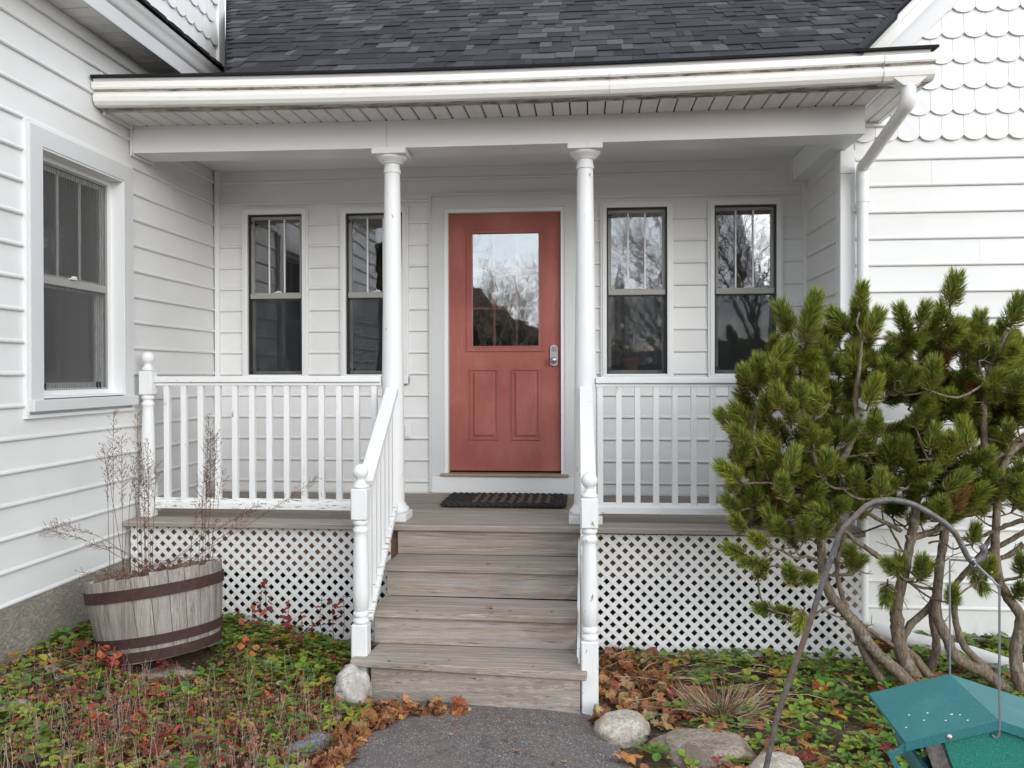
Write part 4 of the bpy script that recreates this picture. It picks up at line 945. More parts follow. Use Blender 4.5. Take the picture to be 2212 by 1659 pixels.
weed('tall dried weed stalks standing at the left side of the barrel', [(247, 1250, 245, 888, -2.22, dict(start=.52)), (266, 1250, 262, 945, -2.20, dict(start=.5, tw=.07, dens=70)), (240, 1250, 232, 975, -2.24, dict(start=.6, tw=.05)), (272, 1250, 222, 960, -2.2, dict(start=.7, dens=20, tw=.04)), (262, 1250, 290, 1010, -2.2, dict(start=.7, dens=20, tw=.05))], 3)
weed('thin dried weed stalks in the barrel before the turned post', [(306, 1250, 297, 893, -2.12, dict(start=.5, tw=.05)), (312, 1250, 305, 960, -2.10, dict(start=.5, tw=.06, dens=60)), (322, 1245, 320, 950, -2.08, dict(start=.55, tw=.045)), (325, 1240, 312, 1010, -2.1, dict(start=.5, tw=.05)), (300, 1245, 288, 985, -2.12, dict(start=.6, dens=26)), (330, 1240, 338, 1000, -2.1, dict(start=.6, dens=20)), (318, 1240, 305, 1040, -2.1, dict(start=.4, dens=50))], 5)
weed('reddish dried weed stalks at the right side of the barrel', [(443, 1215, 452, 898, -1.98, dict(start=.45, tw=.05)), (450, 1215, 455, 930, -1.95, dict(start=.4, tw=.055, dens=70)), (436, 1215, 446, 1000, -1.98, dict(start=.3, tw=.05)), (460, 1210, 468, 935, -1.95, dict(start=.5, tw=.04)), (428, 1215, 440, 1020, -2.0, dict(start=.4)), (452, 1215, 480, 1010, -1.95, dict(start=.6, dens=20)), (410, 1220, 432, 1080, -2.0, dict(start=.4, dens=30))], 7)
weed('dried weed stems arching left out of the barrel over the siding', [(330, 1245, 92, 1140, -2.2, dict(start=.62, tw=.06, dens=40, bow=(0, 0, .035))), (335, 1245, 118, 1128, -2.2, dict(start=.6, tw=.05, dens=40, bow=(0, 0, .05))), (345, 1240, 190, 1175, -2.2, dict(start=.6, tw=.045, dens=26, bow=(0, 0, .04))), (270, 1260, 170, 1235, -2.2, dict(start=.2, tw=.05, dens=16))], 9)
weed('dried weed stems arching right out of the barrel over the railing', [(330, 1250, 560, 1090, -2.05, dict(start=.6, tw=.05, dens=40, dy=.2, bow=(0, 0, .03))), (345, 1245, 690, 1030, -2.05, dict(start=.58, tw=.05, dens=44, dy=.5, bow=(0, 0, -.02))), (380, 1240, 540, 1105, -2.05, dict(start=.5, tw=.05, dens=40, dy=.2)), (350, 1235, 470, 1120, -2.05, dict(start=.6, tw=.04, dens=20))], 11)
rr = random.Random(2); mb = MB()
for i in range(200):
    a, r_ = rr.uniform(0, 2*PI), rr.uniform(0, .32); p = Vector((r_*math.cos(a), r_*math.sin(a), HB-.03)); q = p+Vector((rr.uniform(-.12, .12), rr.uniform(-.12, .12), rr.uniform(.0, .09))); mb.tube([p, p.lerp(q, .5)+Vector((0, 0, .03)), q], .0013, 3, rr.choice(BROWN), cap=False)
mb.build('dead_stems', 'stalk', bar, kind='stuff')

# ------------------------------------------------------------------ leaves and ground cover
G1 = [(.16, .26, .036), (.11, .20, .03), (.21, .31, .045), (.28, .35, .05), (.13, .23, .06)]
YL = [(.40, .34, .04), (.48, .26, .03), (.32, .33, .05)]
RD = [(.26, .035, .03), (.33, .06, .035), (.17, .03, .035), (.42, .11, .05)]
BR_ = [(.36, .17, .075), (.44, .24, .12), (.27, .12, .055), (.50, .34, .20), (.19, .085, .045), (.40, .19, .07)]
def clump_leaf(mb, c, sz, az, tilt, colr, nl=3, rr=rnd, stem=True, rise=0.):
    base = Vector(c); hub = base+Vector((0, 0, rise)); ax = Matrix.Rotation(az, 3, 'Z') @ Matrix.Rotation(tilt, 3, 'Y')
    if stem and rise > .01: mb.tube([base, hub], .0011, 3, tuple(x*.8 for x in colr), cap=False)
    for k in range(nl):
        a = (k-(nl-1)/2)*(2.15 if nl == 3 else 1.25); R_ = ax @ Matrix.Rotation(a, 3, 'Z'); s_ = sz*rr.uniform(.85, 1.1); cc = tuple(min(1, x*rr.uniform(.82, 1.2)) for x in colr)
        L_ = [(0, 0, 0), (.30, .30, .07), (.68, .40, .10), (.98, .20, .02), (1.04, 0, -.02), (.98, -.20, .02), (.68, -.40, .10), (.30, -.30, .07), (.55, 0, -.015)]
        vs = [hub+R_ @ Vector((x*s_, y*s_, z*s_+.12*x*s_)) for x, y, z in L_]
        mb.add(vs, [(0, 8, 1), (8, 2, 1), (8, 3, 2), (8, 4, 3), (8, 5, 4), (8, 6, 5), (8, 7, 6), (8, 0, 7)], cc)
def blocked(x, y):
    if -.64 < x < .70 and y > -2.38: return True
    if in_path(x, y): return True
    if (x-bc.x)**2+(y-bc.y)**2 < .27**2: return True
    if y > -1.36: return x < 2.33
    return x < -2.33
rr = random.Random(21)
def scatter(n, x0, x1, y0, y1, fn, dens=lambda x, y: 1):
    k = 0
    for _ in range(n):
        x, y = rr.uniform(x0, x1), rr.uniform(y0, y1)
        if blocked(x, y) or rr.random() > dens(x, y): continue
        fn(x, y); k += 1
    return k
def nz_(x, y, s, o=0): return noise.noise(Vector((x*s, y*s, o)))
def gdens_left(x, y):
    d = 1 if y > -2.15 else .8
    if y < -2.25: d = .26+.6*max(0, (-1.6-x))+.35*max(0, x+.85)
    if x < -1.9 and -2.65 < y < -2.3: d *= .35
    return d*(1.0 if nz_(x, y, 2.6) > -.12 else .28)
def add_green(x, y):
    h = rr.uniform(.0, .065); q = rr.random(); c = rr.choice(G1) if q < .85 else rr.choice(YL) if q < .955 else rr.choice(RD)
    clump_leaf(gm, (x, y, gz(x, y)+.004), rr.choice((rr.uniform(.018, .034), rr.uniform(.03, .056))), rr.uniform(0, 6.3), rr.uniform(-.5, .5), c, rr=rr, rise=h)
gm = MB(); scatter(6200, -2.36, -.45, -3.4, -1.37, add_green, gdens_left); gm.build('ground_cover', 'leaf', kind='stuff')['label'] = 'green strawberry-like ground cover in the left bed'
gm = MB(); scatter(8500, .70, 4.3, -3.6, -.9, add_green, lambda x, y: (.95 if nz_(x, y, 2.0, 4) > -.2 else .35)*(.40 if x < 1.7 and y < -1.6 else 1)*(.25 if x < 1.2 else 1)); gm.build('ground_cover', 'leaf', kind='stuff')['label'] = 'green ground cover in the right bed under the pine'
# fallen leaves
def leaf_geo(mb, c, sz, az, rot, colr, rr, oak=True):
    R_ = Matrix.Rotation(az, 3, 'Z') @ Matrix.Rotation(rot[0], 3, 'X') @ Matrix.Rotation(rot[1], 3, 'Y'); n = 14; cu = rr.uniform(.5, 2.4)*rr.choice((-1, 1, 1)); cw = rr.uniform(-1.2, 1.8); vs = []
    mid = [(-.5+i/4, 0) for i in range(5)]; up = []; dn = []
    prof = [(-.48, .05), (-.36, .26), (-.27, .12), (-.12, .40), (-.02, .17), (.14, .40), (.22, .15), (.36, .22), (.44, .07)] if oak else [(-.45, .14), (-.3, .28), (-.15, .34), (0, .36), (.12, .34), (.22, .28), (.33, .19), (.42, .1), (.47, .05)]
    def bend(x, y):
        return Vector((x, y*math.cos(min(1.4, abs(y)*cw*1.3)), .22*cu*(x*x)+.55*cw*y*y+.05*math.sin(x*11+y*7)))*sz
    top = [bend(x, y) for x, y in prof]; bot = [bend(x, -y*rr.uniform(.85, 1.1)) for x, y in prof]; md = [bend(x, 0) for x, _ in prof]; tip0, tip1 = bend(-.62, 0), bend(.52, 0)
    k = len(prof); vs = [Vector(c)+R_ @ v for v in top+md+bot+[tip0, tip1]]
    fs = []
    for i in range(k-1): fs += [(k+i, k+i+1, i+1, i), (2*k+i, 2*k+i+1, k+i+1, k+i)]
    fs += [(3*k, k, 0), (3*k, 2*k, k), (k-1, 2*k-1, 3*k+1), (2*k-1, 3*k-1, 3*k+1)]
    mb.add(vs, fs, tuple(min(1, x*rr.uniform(.8, 1.25)) for x in colr))
lm = MB()
def add_litter(x, y, zoff=0., s0=.03, s1=.075):
    leaf_geo(lm, (x, y, gz(x, y)+.012+zoff), rr.uniform(s0, s1), rr.uniform(0, 6.3), (rr.uniform(-.6, .6), rr.uniform(-.6, .6)), rr.choice(BR_), rr, rr.random() < .5)
scatter(7000, -2.36, -.40, -3.4, -1.37, lambda x, y: add_litter(x, y, .004+.02*rr.random(), .018, .052), lambda x, y: .95 if y < -2.2 and x > -1.95 else .35)
scatter(2000, .70, 4.2, -3.5, -.9, lambda x, y: add_litter(x, y, .006, .03, .085), lambda x, y: .75 if x < 1.8 else .38)
lm.build('leaf_litter', 'litter', kind='stuff')['label'] = 'small dead leaves between the plants'
# drifts of brown leaves by the path
lm = MB()
def drift(poly, n, hh, s0=.055, s1=.10):
    for _ in range(n):
        i = rr.randrange(len(poly)); (xa, ya, ra) = poly[i]; a = rr.uniform(0, 6.3); q = ra*math.sqrt(rr.random()); x, y = xa+q*math.cos(a), ya+q*math.sin(a)
        if x > -.46 and x < .6 and y > -2.335: y = -2.34-rr.random()*.04
        if y > -2.30 and .59 < x < .72: continue
        leaf_geo(lm, (x, y, max(gz(x, y), -.782)+.015+hh*rr.random()*(1-q/ra)), rr.uniform(s0, s1), rr.uniform(0, 6.3), (rr.uniform(-1, 1), rr.uniform(-1, 1)), rr.choice(BR_[:3]+BR_[:3]+BR_), rr, rr.random() < .55)
drift([(-.50, -2.36, .07), (-.44, -2.42, .10), (-.37, -2.40, .09), (-.25, -2.39, .06), (-.12, -2.38, .05), (.0, -2.38, .035), (-.45, -2.55, .10), (-.47, -2.68, .10), (-.50, -2.82, .10), (-.46, -2.95, .08), (-.50, -3.05, .1), (-.40, -2.50, .08)], 330, .07)
drift([(.80, -2.0, .14), (.80, -1.75, .14), (.84, -1.5, .14), (.95, -2.2, .14), (1.05, -2.3, .12), (1.0, -1.55, .14), (1.25, -2.48, .08), (.72, -2.42, .03), (1.5, -2.8, .14), (1.3, -2.95, .1), (1.0, -1.9, .15), (1.2, -2.1, .12)], 380, .05, .05, .11)
lm.build('leaf_drift', 'litter', kind='stuff')['label'] = 'drifted brown leaves along the steps and the path'
def fallen(label, c, sz, az, colr, oak=True, rot=(0, 0), seed=1, group=None):
    mb = MB(); leaf_geo(mb, (0, 0, 0), sz, az, rot, colr, random.Random(seed), oak); o = mb.build('fallen_leaf', 'litter'); o.location = c; return tag(o, label, 'leaf', group)
fallen('orange brown oak leaf lying flat on the asphalt near the pale rock', (.83, -2.83, -.755), .135, .25, (.50, .235, .09), True, (.1, .1), 3)
fallen('small orange leaf lying on the second step from the bottom', (.105, -1.90, -H_*2+.012), .05, 1.2, (.48, .20, .07), False, (.5, .2), 5)
fallen('small round tan leaf at the foot of the large brown rock', (1.02, -2.80, -.765), .05, .7, (.55, .33, .14), False, (.2, .1), 8)
for i in range(12): fallen('thin brown leaf scrap lying on the weathered steps', (rr.uniform(-.45, .5), (-1.60, -1.93, -2.22)[i % 3]-rr.random()*.08, -H_*(1+i % 3)+.004), .022, rr.uniform(0, 3), BR_[0], False, (0, 0), 30+i, 'leaf scraps on the steps')
for i in range(14):
    x, y = rr.uniform(-.25, .7), rr.uniform(-2.95, -2.45); fallen('small brown leaf scrap lying on the asphalt path', (x, y, -.758), rr.uniform(.012, .03), rr.uniform(0, 3), rr.choice(BR_), False, (0, 0), 60+i, 'leaf scraps on the path')
dbm = MB(); qd = random.Random(77)
for i in range(420):
    x, y = qd.uniform(-.42, 1.0), (-2.35-abs(qd.gauss(0, .18)) if i % 2 else qd.uniform(-3.1, -2.35))
    if in_path(x, y): a = qd.uniform(0, 3.2); l_ = qd.uniform(.008, .028); z = -.762; dbm.tube([(x, y, z), (x+l_*math.cos(a), y+l_*math.sin(a), z+.003)], .0011, 3, qd.choice(((.20, .08, .045), (.14, .07, .045), (.30, .2, .12))), cap=False)
dbm.build('needle_debris', 'stalk', kind='stuff')['label'] = 'fallen pine needles scattered on the path'
# red leaved plants
def red_plant(x, y, h, n, seed, label, colr=None, group=None, leafsz=.045):
    q = random.Random(seed); mb = MB(); z0 = gz(x, y); top = Vector((x+q.uniform(-.03, .03), y, z0+h)); pts = curve_pts((x, y, z0), top, (q.uniform(-.02, .02), 0, 0), 6, q); mb.tube(pts, .0017, 4, (.16, .10, .06))
    for k in range(n):
        u_ = .45+.55*k/max(1, n-1); i = min(5, int(u_*6)); p = pts[i].lerp(pts[i+1], u_*6-i); c = q.choice(colr or RD); az = q.uniform(0, 6.3); s_ = leafsz*q.uniform(.7, 1.2)
        leaf_geo(mb, p+Vector((math.cos(az), math.sin(az), q.uniform(-.5, .3)))*s_*.6, s_, az, (q.uniform(-.5, .5), q.uniform(-.2, .9)), c, q, False)
    return tag(mb.build('red_leaved_plant', 'leaf'), label, 'plant', group)
GP_ = 'red leaved weeds in front of the left lattice'
for i, (px, py) in enumerate(((556, 1262), (575, 1252), (607, 1330), (655, 1325), (700, 1290), (715, 1300), (735, 1285), (590, 1380), (640, 1365), (625, 1300), (520, 1330), (545, 1300), (668, 1350))):
    y = -1.45-.05*(i % 4)-(.25 if py > 1350 else 0); c = at(px, py, y); red_plant(c.x, y, max(.12, c.z-gz(c.x, y)), 7, i, 'slender red leaved weed standing in front of the left lattice', group=GP_)
for i in range(44):
    x, y = rr.uniform(-1.9, -.6), rr.uniform(-3.2, -2.2); red_plant(x, y, rr.uniform(.06, .16), 7, 70+i, 'low dark red seedling among dead stems in the left bed', group='red seedlings in the left bed', leafsz=.035)
for k, (px, py, y, colr, lab) in enumerate(((173, 1480, -2.45, RD[0], 'large dark red leaf rosette left of the barrel foot'), (240, 1415, -2.47, RD[3], 'small orange red leaf rosette against the lower barrel hoop'), (538, 1395, -2.1, (.5, .16, .05), 'small orange leaf rosette right of the barrel'))):
    c = at(px, py, y); mb = MB(); q = random.Random(k+5)
    for i in range(6): az = i*1.05+q.uniform(-.2, .2); leaf_geo(mb, c+Vector((math.cos(az)*.045, -.01, math.sin(az)*.045)), (.08, .05, .045)[k], 0, (PI/2*.8, -az), colr, q, False)
    mb.tube([c, Vector((c.x, c.y, gz(c.x, c.y)))], .002, 4, (.15, .1, .06)); tag(mb.build('leaf_rosette', 'leaf'), lab, 'plant')
# dead upright stems in the left bed
sb = MB()
def add_stem(x, y):
    h = rr.uniform(.06, .20); p = Vector((x, y, gz(x, y))); t_ = p+Vector((rr.uniform(-.05, .05), rr.uniform(-.04, .04), h)); c = rr.choice(((.22, .16, .12), (.30, .22, .16), (.16, .10, .08), (.36, .29, .22), (.20, .10, .09)))
    sb.tube([p, p.lerp(t_, .5)+Vector((rr.uniform(-.008, .008), 0, 0)), t_], [.0014, .0011, .0007], 3, c, cap=False)
    for k in range(rr.randint(2, 6)):
        u_ = rr.uniform(.4, 1); b = p.lerp(t_, u_); e = Vector((rr.uniform(-1, 1), rr.uniform(-1, 1), rr.uniform(-.2, .8)))*.017; n_ = e.cross(Vector((0, 0, 1))).normalized()*.0035; sb.add([b, b+e*.5+n_, b+e, b+e*.5-n_], [(0, 1, 2, 3)], tuple(x*rr.uniform(.7, 1.3) for x in rr.choice((c, RD[2], c, (.30, .20, .13)))))
scatter(1500, -2.1, -.52, -3.5, -2.0, add_stem, lambda x, y: min(1, max(.05, (-y-1.9)*1.0))*(1 if x > -1.75 else .4))
sb.build('dead_stems', 'stalk', kind='stuff')['label'] = 'thin dead upright stems in the left bed'
# straw and dry grass, right bed
def straw(mb, a, b, q, w_=.0024, colr=None):
    a, b = Vector(a), Vector(b); c = colr or q.choice(((.36, .27, .17), (.28, .20, .13), (.44, .34, .23), (.18, .11, .07), (.14, .08, .05))); m_ = a.lerp(b, .5)+Vector((q.uniform(-.01, .01), q.uniform(-.01, .01), q.uniform(0, .02))); mb.tube([a, m_, b], [w_, w_*.8, w_*.3], 3, c, cap=False)
q = random.Random(9); mb = MB(); gx, gy = 1.32, -2.28
for i in range(480):
    a = q.uniform(0, 6.3); r_ = q.uniform(0, .09); ln_ = q.uniform(.07, .21); d = Vector((math.cos(a)*.9, math.sin(a)*.9, q.uniform(.25, 1.2))).normalized(); b = Vector((gx+r_*math.cos(a)*1.6, gy+r_*math.sin(a), gz(gx, gy))); straw(mb, b, b+d*ln_, q)
tag(mb.build('dry_grass_clump', 'stalk'), 'clump of cut dry straw coloured grass beside the large brown rock', 'dry grass')
mb = MB()
for i in range(110):
    x, y = q.uniform(.75, 1.75), q.uniform(-2.5, -1.5); a = q.uniform(-.9, .9); ln_ = q.uniform(.06, .30); z = gz(x, y)+.03; straw(mb, (x, y, z+q.uniform(-.02, .03)), (x+ln_*math.cos(a), y+ln_*.6*math.sin(a), z+q.uniform(-.02, .05)), q, .0022)
for i in range(60):
    x, y = q.uniform(-2.3, -1.6), q.uniform(-3.0, -2.3); a = q.uniform(0, 3); ln_ = q.uniform(.05, .18); z = gz(x, y)+.02; straw(mb, (x, y, z), (x+ln_*math.cos(a), y+ln_*.6*math.sin(a), z+.01), q, .0018, (.30, .20, .13))
mb.build('straw', 'stalk', kind='stuff')['label'] = 'loose straw lying between the leaves'
# ------------------------------------------------------------------ pine shrub
pine = thing('pine_shrub', 'bushy pine with several bent trunks in front of the right wing', 'shrub')
A_ = lambda x, y: (1659+x/3, 1106+y/3); B_ = lambda x, y: (1659+x/3, 553+y/3); C_ = lambda x, y: (1106+x/3, 553+y/3); D_ = lambda x, y: (1106+x/3, 1106+y/3)
samples = []
def spline(pts, n=6):
    out = []; P = [pts[0]]+pts+[pts[-1]]
    for i in range(1, len(P)-2):
        for k in range(n):
            t_ = k/n; p0, p1, p2, p3 = (np.array(P[j]) for j in (i-1, i, i+1, i+2)); out.append(tuple(.5*((2*p1)+(-p0+p2)*t_+(2*p0-5*p1+4*p2-p3)*t_**2+(-p0+3*p1-3*p2+p3)*t_**3)))
    out.append(tuple(P[-1])); return out
q = random.Random(17)
def limb(pts, r0, r1, y0, y1, name='limb', f=A_):
    L3 = []; n = len(pts)
    for i, (x, y) in enumerate(pts):
        X, Y = f(x, y); L3.append(tuple(at(X, Y, y0+(y1-y0)*i/(n-1))))
    sp = spline(L3, 6); m_ = len(sp); rad = []
    for i, p in enumerate(sp):
        k = i/(m_-1); rad.append((r0+(r1-r0)*k)*(1+.10*noise.noise(Vector(p)*16)+(.16 if i % 6 == 0 and q.random() < .4 else 0))); samples.append((Vector(p), rad[-1]))
    MB().tube([Vector(p)+Vector([q.uniform(-1, 1)*.0025 for _ in range(3)]) for p in sp], rad, 10).build(name, 'bark', pine, 70)
limb([(960, 1150), (780, 980), (690, 900), (560, 720), (430, 570), (375, 470), (350, 370), (345, 200), (335, 40), (330, -150)], .034, .019, -1.85, -1.95, 'trunk')
limb([(760, 1130), (650, 950), (600, 830), (560, 720)], .026, .024, -1.80, -1.88, 'trunk')
limb([(980, 1110), (900, 980), (850, 860), (835, 700), (830, 620), (870, 450), (910, 250), (950, 50), (965, -120), (985, -300)], .042, .020, -1.72, -1.85, 'trunk')
limb([(1060, 1080), (960, 950), (870, 860), (925, 730), (1050, 610), (1095, 500), (1105, 330), (1150, 180), (1170, 20)], .024, .015, -1.74, -1.70, 'trunk')
limb([(1600, 1220), (1560, 1160), (1400, 1040), (1230, 950), (1150, 800), (1095, 660), (1105, 450), (1130, 230), (1150, 0), (1140, -200)], .037, .017, -1.88, -1.70, 'trunk')
limb([(1470, 1080), (1400, 1000), (1280, 880), (1225, 740), (1205, 600), (1210, 480), (1290, 380), (1400, 240), (1480, 100)], .021, .012, -1.84, -1.66, 'trunk')
limb([(1045, 1060), (1090, 870), (1070, 740), (1060, 640)], .024, .018, -1.60, -1.62, 'trunk')
limb([(1690, 1230), (1625, 1080), (1605, 900), (1640, 690), (1560, 560), (1500, 440), (1470, 250), (1480, 60), (1490, -120)], .036, .018, -1.90, -1.80, 'trunk')
for pts, r0, r1, y0, y1 in (([(510, 620), (460, 470), (450, 320), (510, 120), (560, -20)], .015, .011, -1.88, -1.80), ([(900, 170), (1060, 130), (1180, 60), (1310, 10), (1500, -60)], .020, .011, -1.82, -1.7),
    ([(860, 120), (780, 80), (700, 40), (560, -60)], .013, .008, -1.82, -1.95), ([(720, 290), (640, 235), (560, 180), (470, 90)], .016, .010, -1.86, -1.95), ([(1400, 270), (1520, 210), (1659, 130), (1780, 60)], .017, .011, -1.75, -1.9),
    ([(1480, 450), (1600, 430), (1700, 410)], .009, .006, -1.8, -1.95), ([(1659, 210), (1560, 280), (1400, 340), (1240, 430)], .017, .010, -1.85, -1.75), ([(820, 870), (760, 830), (650, 760), (600, 715)], .013, .010, -1.75, -1.85),
    ([(1659, 50), (1540, 90), (1400, 150), (1250, 180)], .014, .008, -1.9, -1.75), ([(600, 350), (540, 400), (420, 410), (340, 395)], .010, .008, -1.8, -1.9), ([(870, 260), (800, 120), (760, 60)], .007, .005, -1.8, -1.7),
    ([(350, 330), (250, 290), (180, 300), (90, 250), (0, 220)], .010, .005, -1.92, -2.1), ([(350, 420), (200, 360), (100, 350), (0, 355)], .008, .004, -1.92, -2.05), ([(440, 600), (340, 640), (250, 690), (60, 650), (0, 625)], .009, .004, -1.88, -2.05), ([(520, 700), (400, 660), (330, 590)], .006, .003, -1.88, -2.0),
    ([(1100, 500), (960, 480), (860, 410), (820, 350)], .009, .006, -1.72, -1.9), ([(1040, 200), (1120, 190), (1200, 240), (1260, 220)], .006, .004, -1.8, -1.9)): limb(pts, r0, r1, y0, y1)
for pts, r0, r1, y0, y1 in (([(1420, 1380), (1400, 1150), (1398, 1000), (1420, 860), (1450, 700), (1505, 580), (1560, 470)], .019, .010, -1.95, -2.1), ([(1412, 850), (1385, 760), (1365, 680)], .007, .005, -2.05, -2.1), ([(1425, 860), (1500, 825), (1610, 785)], .006, .004, -2.05, -2.1),
    ([(480, 1320), (515, 1260), (560, 1150), (575, 1050), (570, 880), (600, 640), (605, 500)], .018, .009, -2.0, -2.1), ([(380, 1700), (345, 1450), (300, 1300), (300, 1100)], .020, .010, -1.95, -2.0), ([(1050, 1350), (1045, 1000), (1055, 830)], .011, .008, -1.8, -1.85), ([(890, 900), (890, 720), (885, 560)], .010, .007, -1.75, -1.8),
    ([(240, 1150), (215, 800), (205, 640), (250, 460)], .012, .007, -1.85, -1.85), ([(1420, 1330), (1540, 1260), (1659, 1170), (1800, 1100)], .020, .012, -1.8, -1.75), ([(1460, 1500), (1560, 1290), (1700, 1180)], .022, .014, -1.75, -1.7), ([(500, 1305), (590, 1290), (690, 1275)], .006, .004, -2.0, -2.1),
    ([(350, 1520), (200, 1430), (120, 1320), (0, 1240), (-120, 1150)], .010, .006, -1.95, -2.05), ([(370, 1540), (250, 1510), (0, 1470), (-150, 1470), (-240, 1420)], .009, .004, -1.95, -2.1), ([(1170, 1550), (1250, 1420), (1360, 1310)], .012, .007, -1.75, -1.8), ([(1130, 300), (1100, 430), (1080, 620), (1050, 830)], .007, .009, -1.7, -1.8)): limb(pts, r0, r1, y0, y1, f=B_)
limb([(1659, 1440), (1600, 1290), (1540, 1200), (1430, 1130), (1380, 1060)], .009, .005, -2.0, -2.15, f=C_); limb([(1620, 1380), (1580, 1250), (1570, 1120), (1600, 950)], .008, .005, -2.0, -2.1, f=C_)
# needle tufts: five shoots, shared by every tuft
NG = [(.165, .222, .036), (.21, .262, .044), (.105, .165, .045), (.27, .315, .06), (.31, .32, .055)]
def tuft_mesh(seed, kind=0):
    rr = random.Random(seed); mb = MB(); Ls_ = .105; n = 560
    for i in range(n):
        u_ = rr.random()**.85; z = .01+Ls_*u_; th = rr.uniform(0, 2*PI); open_ = (1.22-.62*u_)+rr.uniform(-.22, .22)
        if rr.random() < .10: open_ += .35
        ln_ = (.052+.012*rr.random())*(1-.10*u_); w_ = .00135
        d0 = Vector((math.cos(th)*math.sin(open_), math.sin(th)*math.sin(open_), math.cos(open_))); d1 = (d0*.78+Vector((0, 0, .50))).normalized(); p0 = Vector((.003*math.cos(th), .003*math.sin(th), z)); p1 = p0+d0*ln_*.5; p2 = p1+d1*ln_*.5
        s_ = d0.cross(Vector((rr.uniform(-1, 1), rr.uniform(-1, 1), rr.uniform(-1, 1)))).normalized()*w_
        if kind == 1: c = rr.choice(((.24, .10, .04), (.33, .15, .06), (.16, .07, .035), (.12, .14, .03)))
        else:
            c = rr.choice(NG); 
            if u_ < .28 and rr.random() < .4: c = rr.choice(((.26, .21, .045), (.22, .13, .05), (.20, .20, .04)))
            if kind == 2: c = (c[0]*1.25, c[1]*1.2, c[2]*1.1)
        b = rr.uniform(.75, 1.25); k = len(mb.v)
        mb.v += [tuple(p0-s_*.6), tuple(p0+s_*.6), tuple(p1+s_), tuple(p1-s_), tuple(p2)]; mb.f += [(k, k+1, k+2, k+3), (k+3, k+2, k+4)]; mb.mi += [0, 0]
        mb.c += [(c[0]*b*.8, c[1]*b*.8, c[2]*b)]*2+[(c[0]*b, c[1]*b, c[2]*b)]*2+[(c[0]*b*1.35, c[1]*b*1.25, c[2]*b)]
    mb.tube([(0, 0, -.01), (0, 0, Ls_)], [.0042, .0026], 5, (.20, .13, .07)); mb.lathe([(.001, 0), (.0045, .003), (.004, .010), (.001, .014)], (0, 0, Ls_), 6, colr=(.34, .19, .10))
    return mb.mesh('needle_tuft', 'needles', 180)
TM = [tuft_mesh(i) for i in range(5)]+[tuft_mesh(9, 2), tuft_mesh(10, 2)]; TD = tuft_mesh(11, 1)
twigs = MB(); ntuft = 0; extra = []
def tuft(tip, base, sc_=None, me=None, connect=True):
    global ntuft
    tip, base = Vector(tip), Vector(base); d = tip-base; ln_ = d.length; dn = d.normalized(); s_ = sc_ or min(1.45, max(1.12, ln_/.12)); rep = max(1, round(ln_/(.105*s_)))
    for k in range(rep):
        p = base+dn*(ln_-.125*s_)*(k/max(1, rep-1) if rep > 1 else 1); rot = dn.to_track_quat('Z', 'Y').to_matrix().to_4x4() @ Matrix.Rotation(q.uniform(0, 6.3), 4, 'Z')
        if ntuft >= 285: extra.append((me or q.choice(TM), Matrix.Translation(p) @ rot @ Matrix.Scale(s_, 4)))
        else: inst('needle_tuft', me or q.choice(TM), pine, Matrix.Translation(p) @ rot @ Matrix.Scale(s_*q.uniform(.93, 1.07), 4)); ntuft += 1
    if connect:
        best = None
        for (p, r_) in samples:
            dd = (p-base); w_ = dd.length*(1.0 if dd.z < .02 else 1.8)
            if best is None or w_ < best[0]: best = (w_, p, r_)
        a = best[1]; m1 = a.lerp(base, .5)-Vector((0, 0, .15*(base-a).length))+Vector([q.uniform(-.02, .02) for _ in range(3)]); sp = [Vector(v) for v in spline([tuple(a), tuple(m1), tuple(base-dn*.02), tuple(base)], 3)]; n = len(sp)
        twigs.tube(sp, [.0062-.0024*i/(n-1) for i in range(n)], 5)
        for p in sp[3:-1]: samples.append((p, .005))
TL_ = [(80, 325, 170, 560), (320, 235, 220, 560), (300, 400, 240, 600), (610, 195, 595, 340), (590, 290, 600, 560), (410, 370, 530, 500), (730, 350, 640, 540), (555, 590, 570, 770), (320, 545, 410, 720), (810, 580, 640, 790), (850, 330, 900, 480), (1030, 310, 990, 430), (1215, 140, 1175, 340), (1110, 330, 1160, 430), (1255, 400, 1180, 560), (1100, 395, 1040, 530), (900, 460, 890, 610), (1060, 540, 1010, 640), (1375, 370, 1370, 550), (1365, 560, 1360, 690), (1640, 270, 1560, 480), (1520, 430, 1490, 560), (1080, 680, 1060, 850), (970, 730, 890, 880), (830, 750, 790, 870), (1255, 780, 1220, 880), (430, 840, 430, 1010), (210, 840, 210, 1000), (50, 850, 90, 1000), (30, 700, 70, 790), (140, 690, 120, 780), (240, 1080, 290, 1220), (435, 1100, 435, 1230), (60, 1080, 120, 1220), (385, 1280, 370, 1430), (785, 1210, 780, 1440), (890, 1200, 870, 1320), (1185, 1170, 1190, 1270), (1065, 1000, 1060, 1140), (1620, 960, 1620, 1120), (1560, 1080, 1560, 1200), (690, 1050, 690, 1120), (660, 1170, 650, 1260), (580, 1390, 570, 1480), (90, 1430, 105, 1560), (265, 1590, 260, 1690), (1130, 1570, 1130, 1670), (1340, 1450, 1340, 1540), (1430, 1370, 1430, 1450), (1650, 560, 1600, 680), (1640, 760, 1600, 860), (480, 640, 460, 760), (350, 730, 330, 830), (1180, 900, 1150, 980), (980, 980, 960, 1080), (1490, 760, 1500, 860), (150, 960, 150, 1060), (560, 1150, 570, 1240), (1650, 1330, 1620, 1420), (20, 1290, 60, 1380)]
for (a, b, c, d) in TL_:
    y = -2.05+q.uniform(-.22, .20); X, Y = B_(a, b); X2, Y2 = B_(c, d); tuft(at(X, Y, y-.03), at(X2, Y2, y+.02))
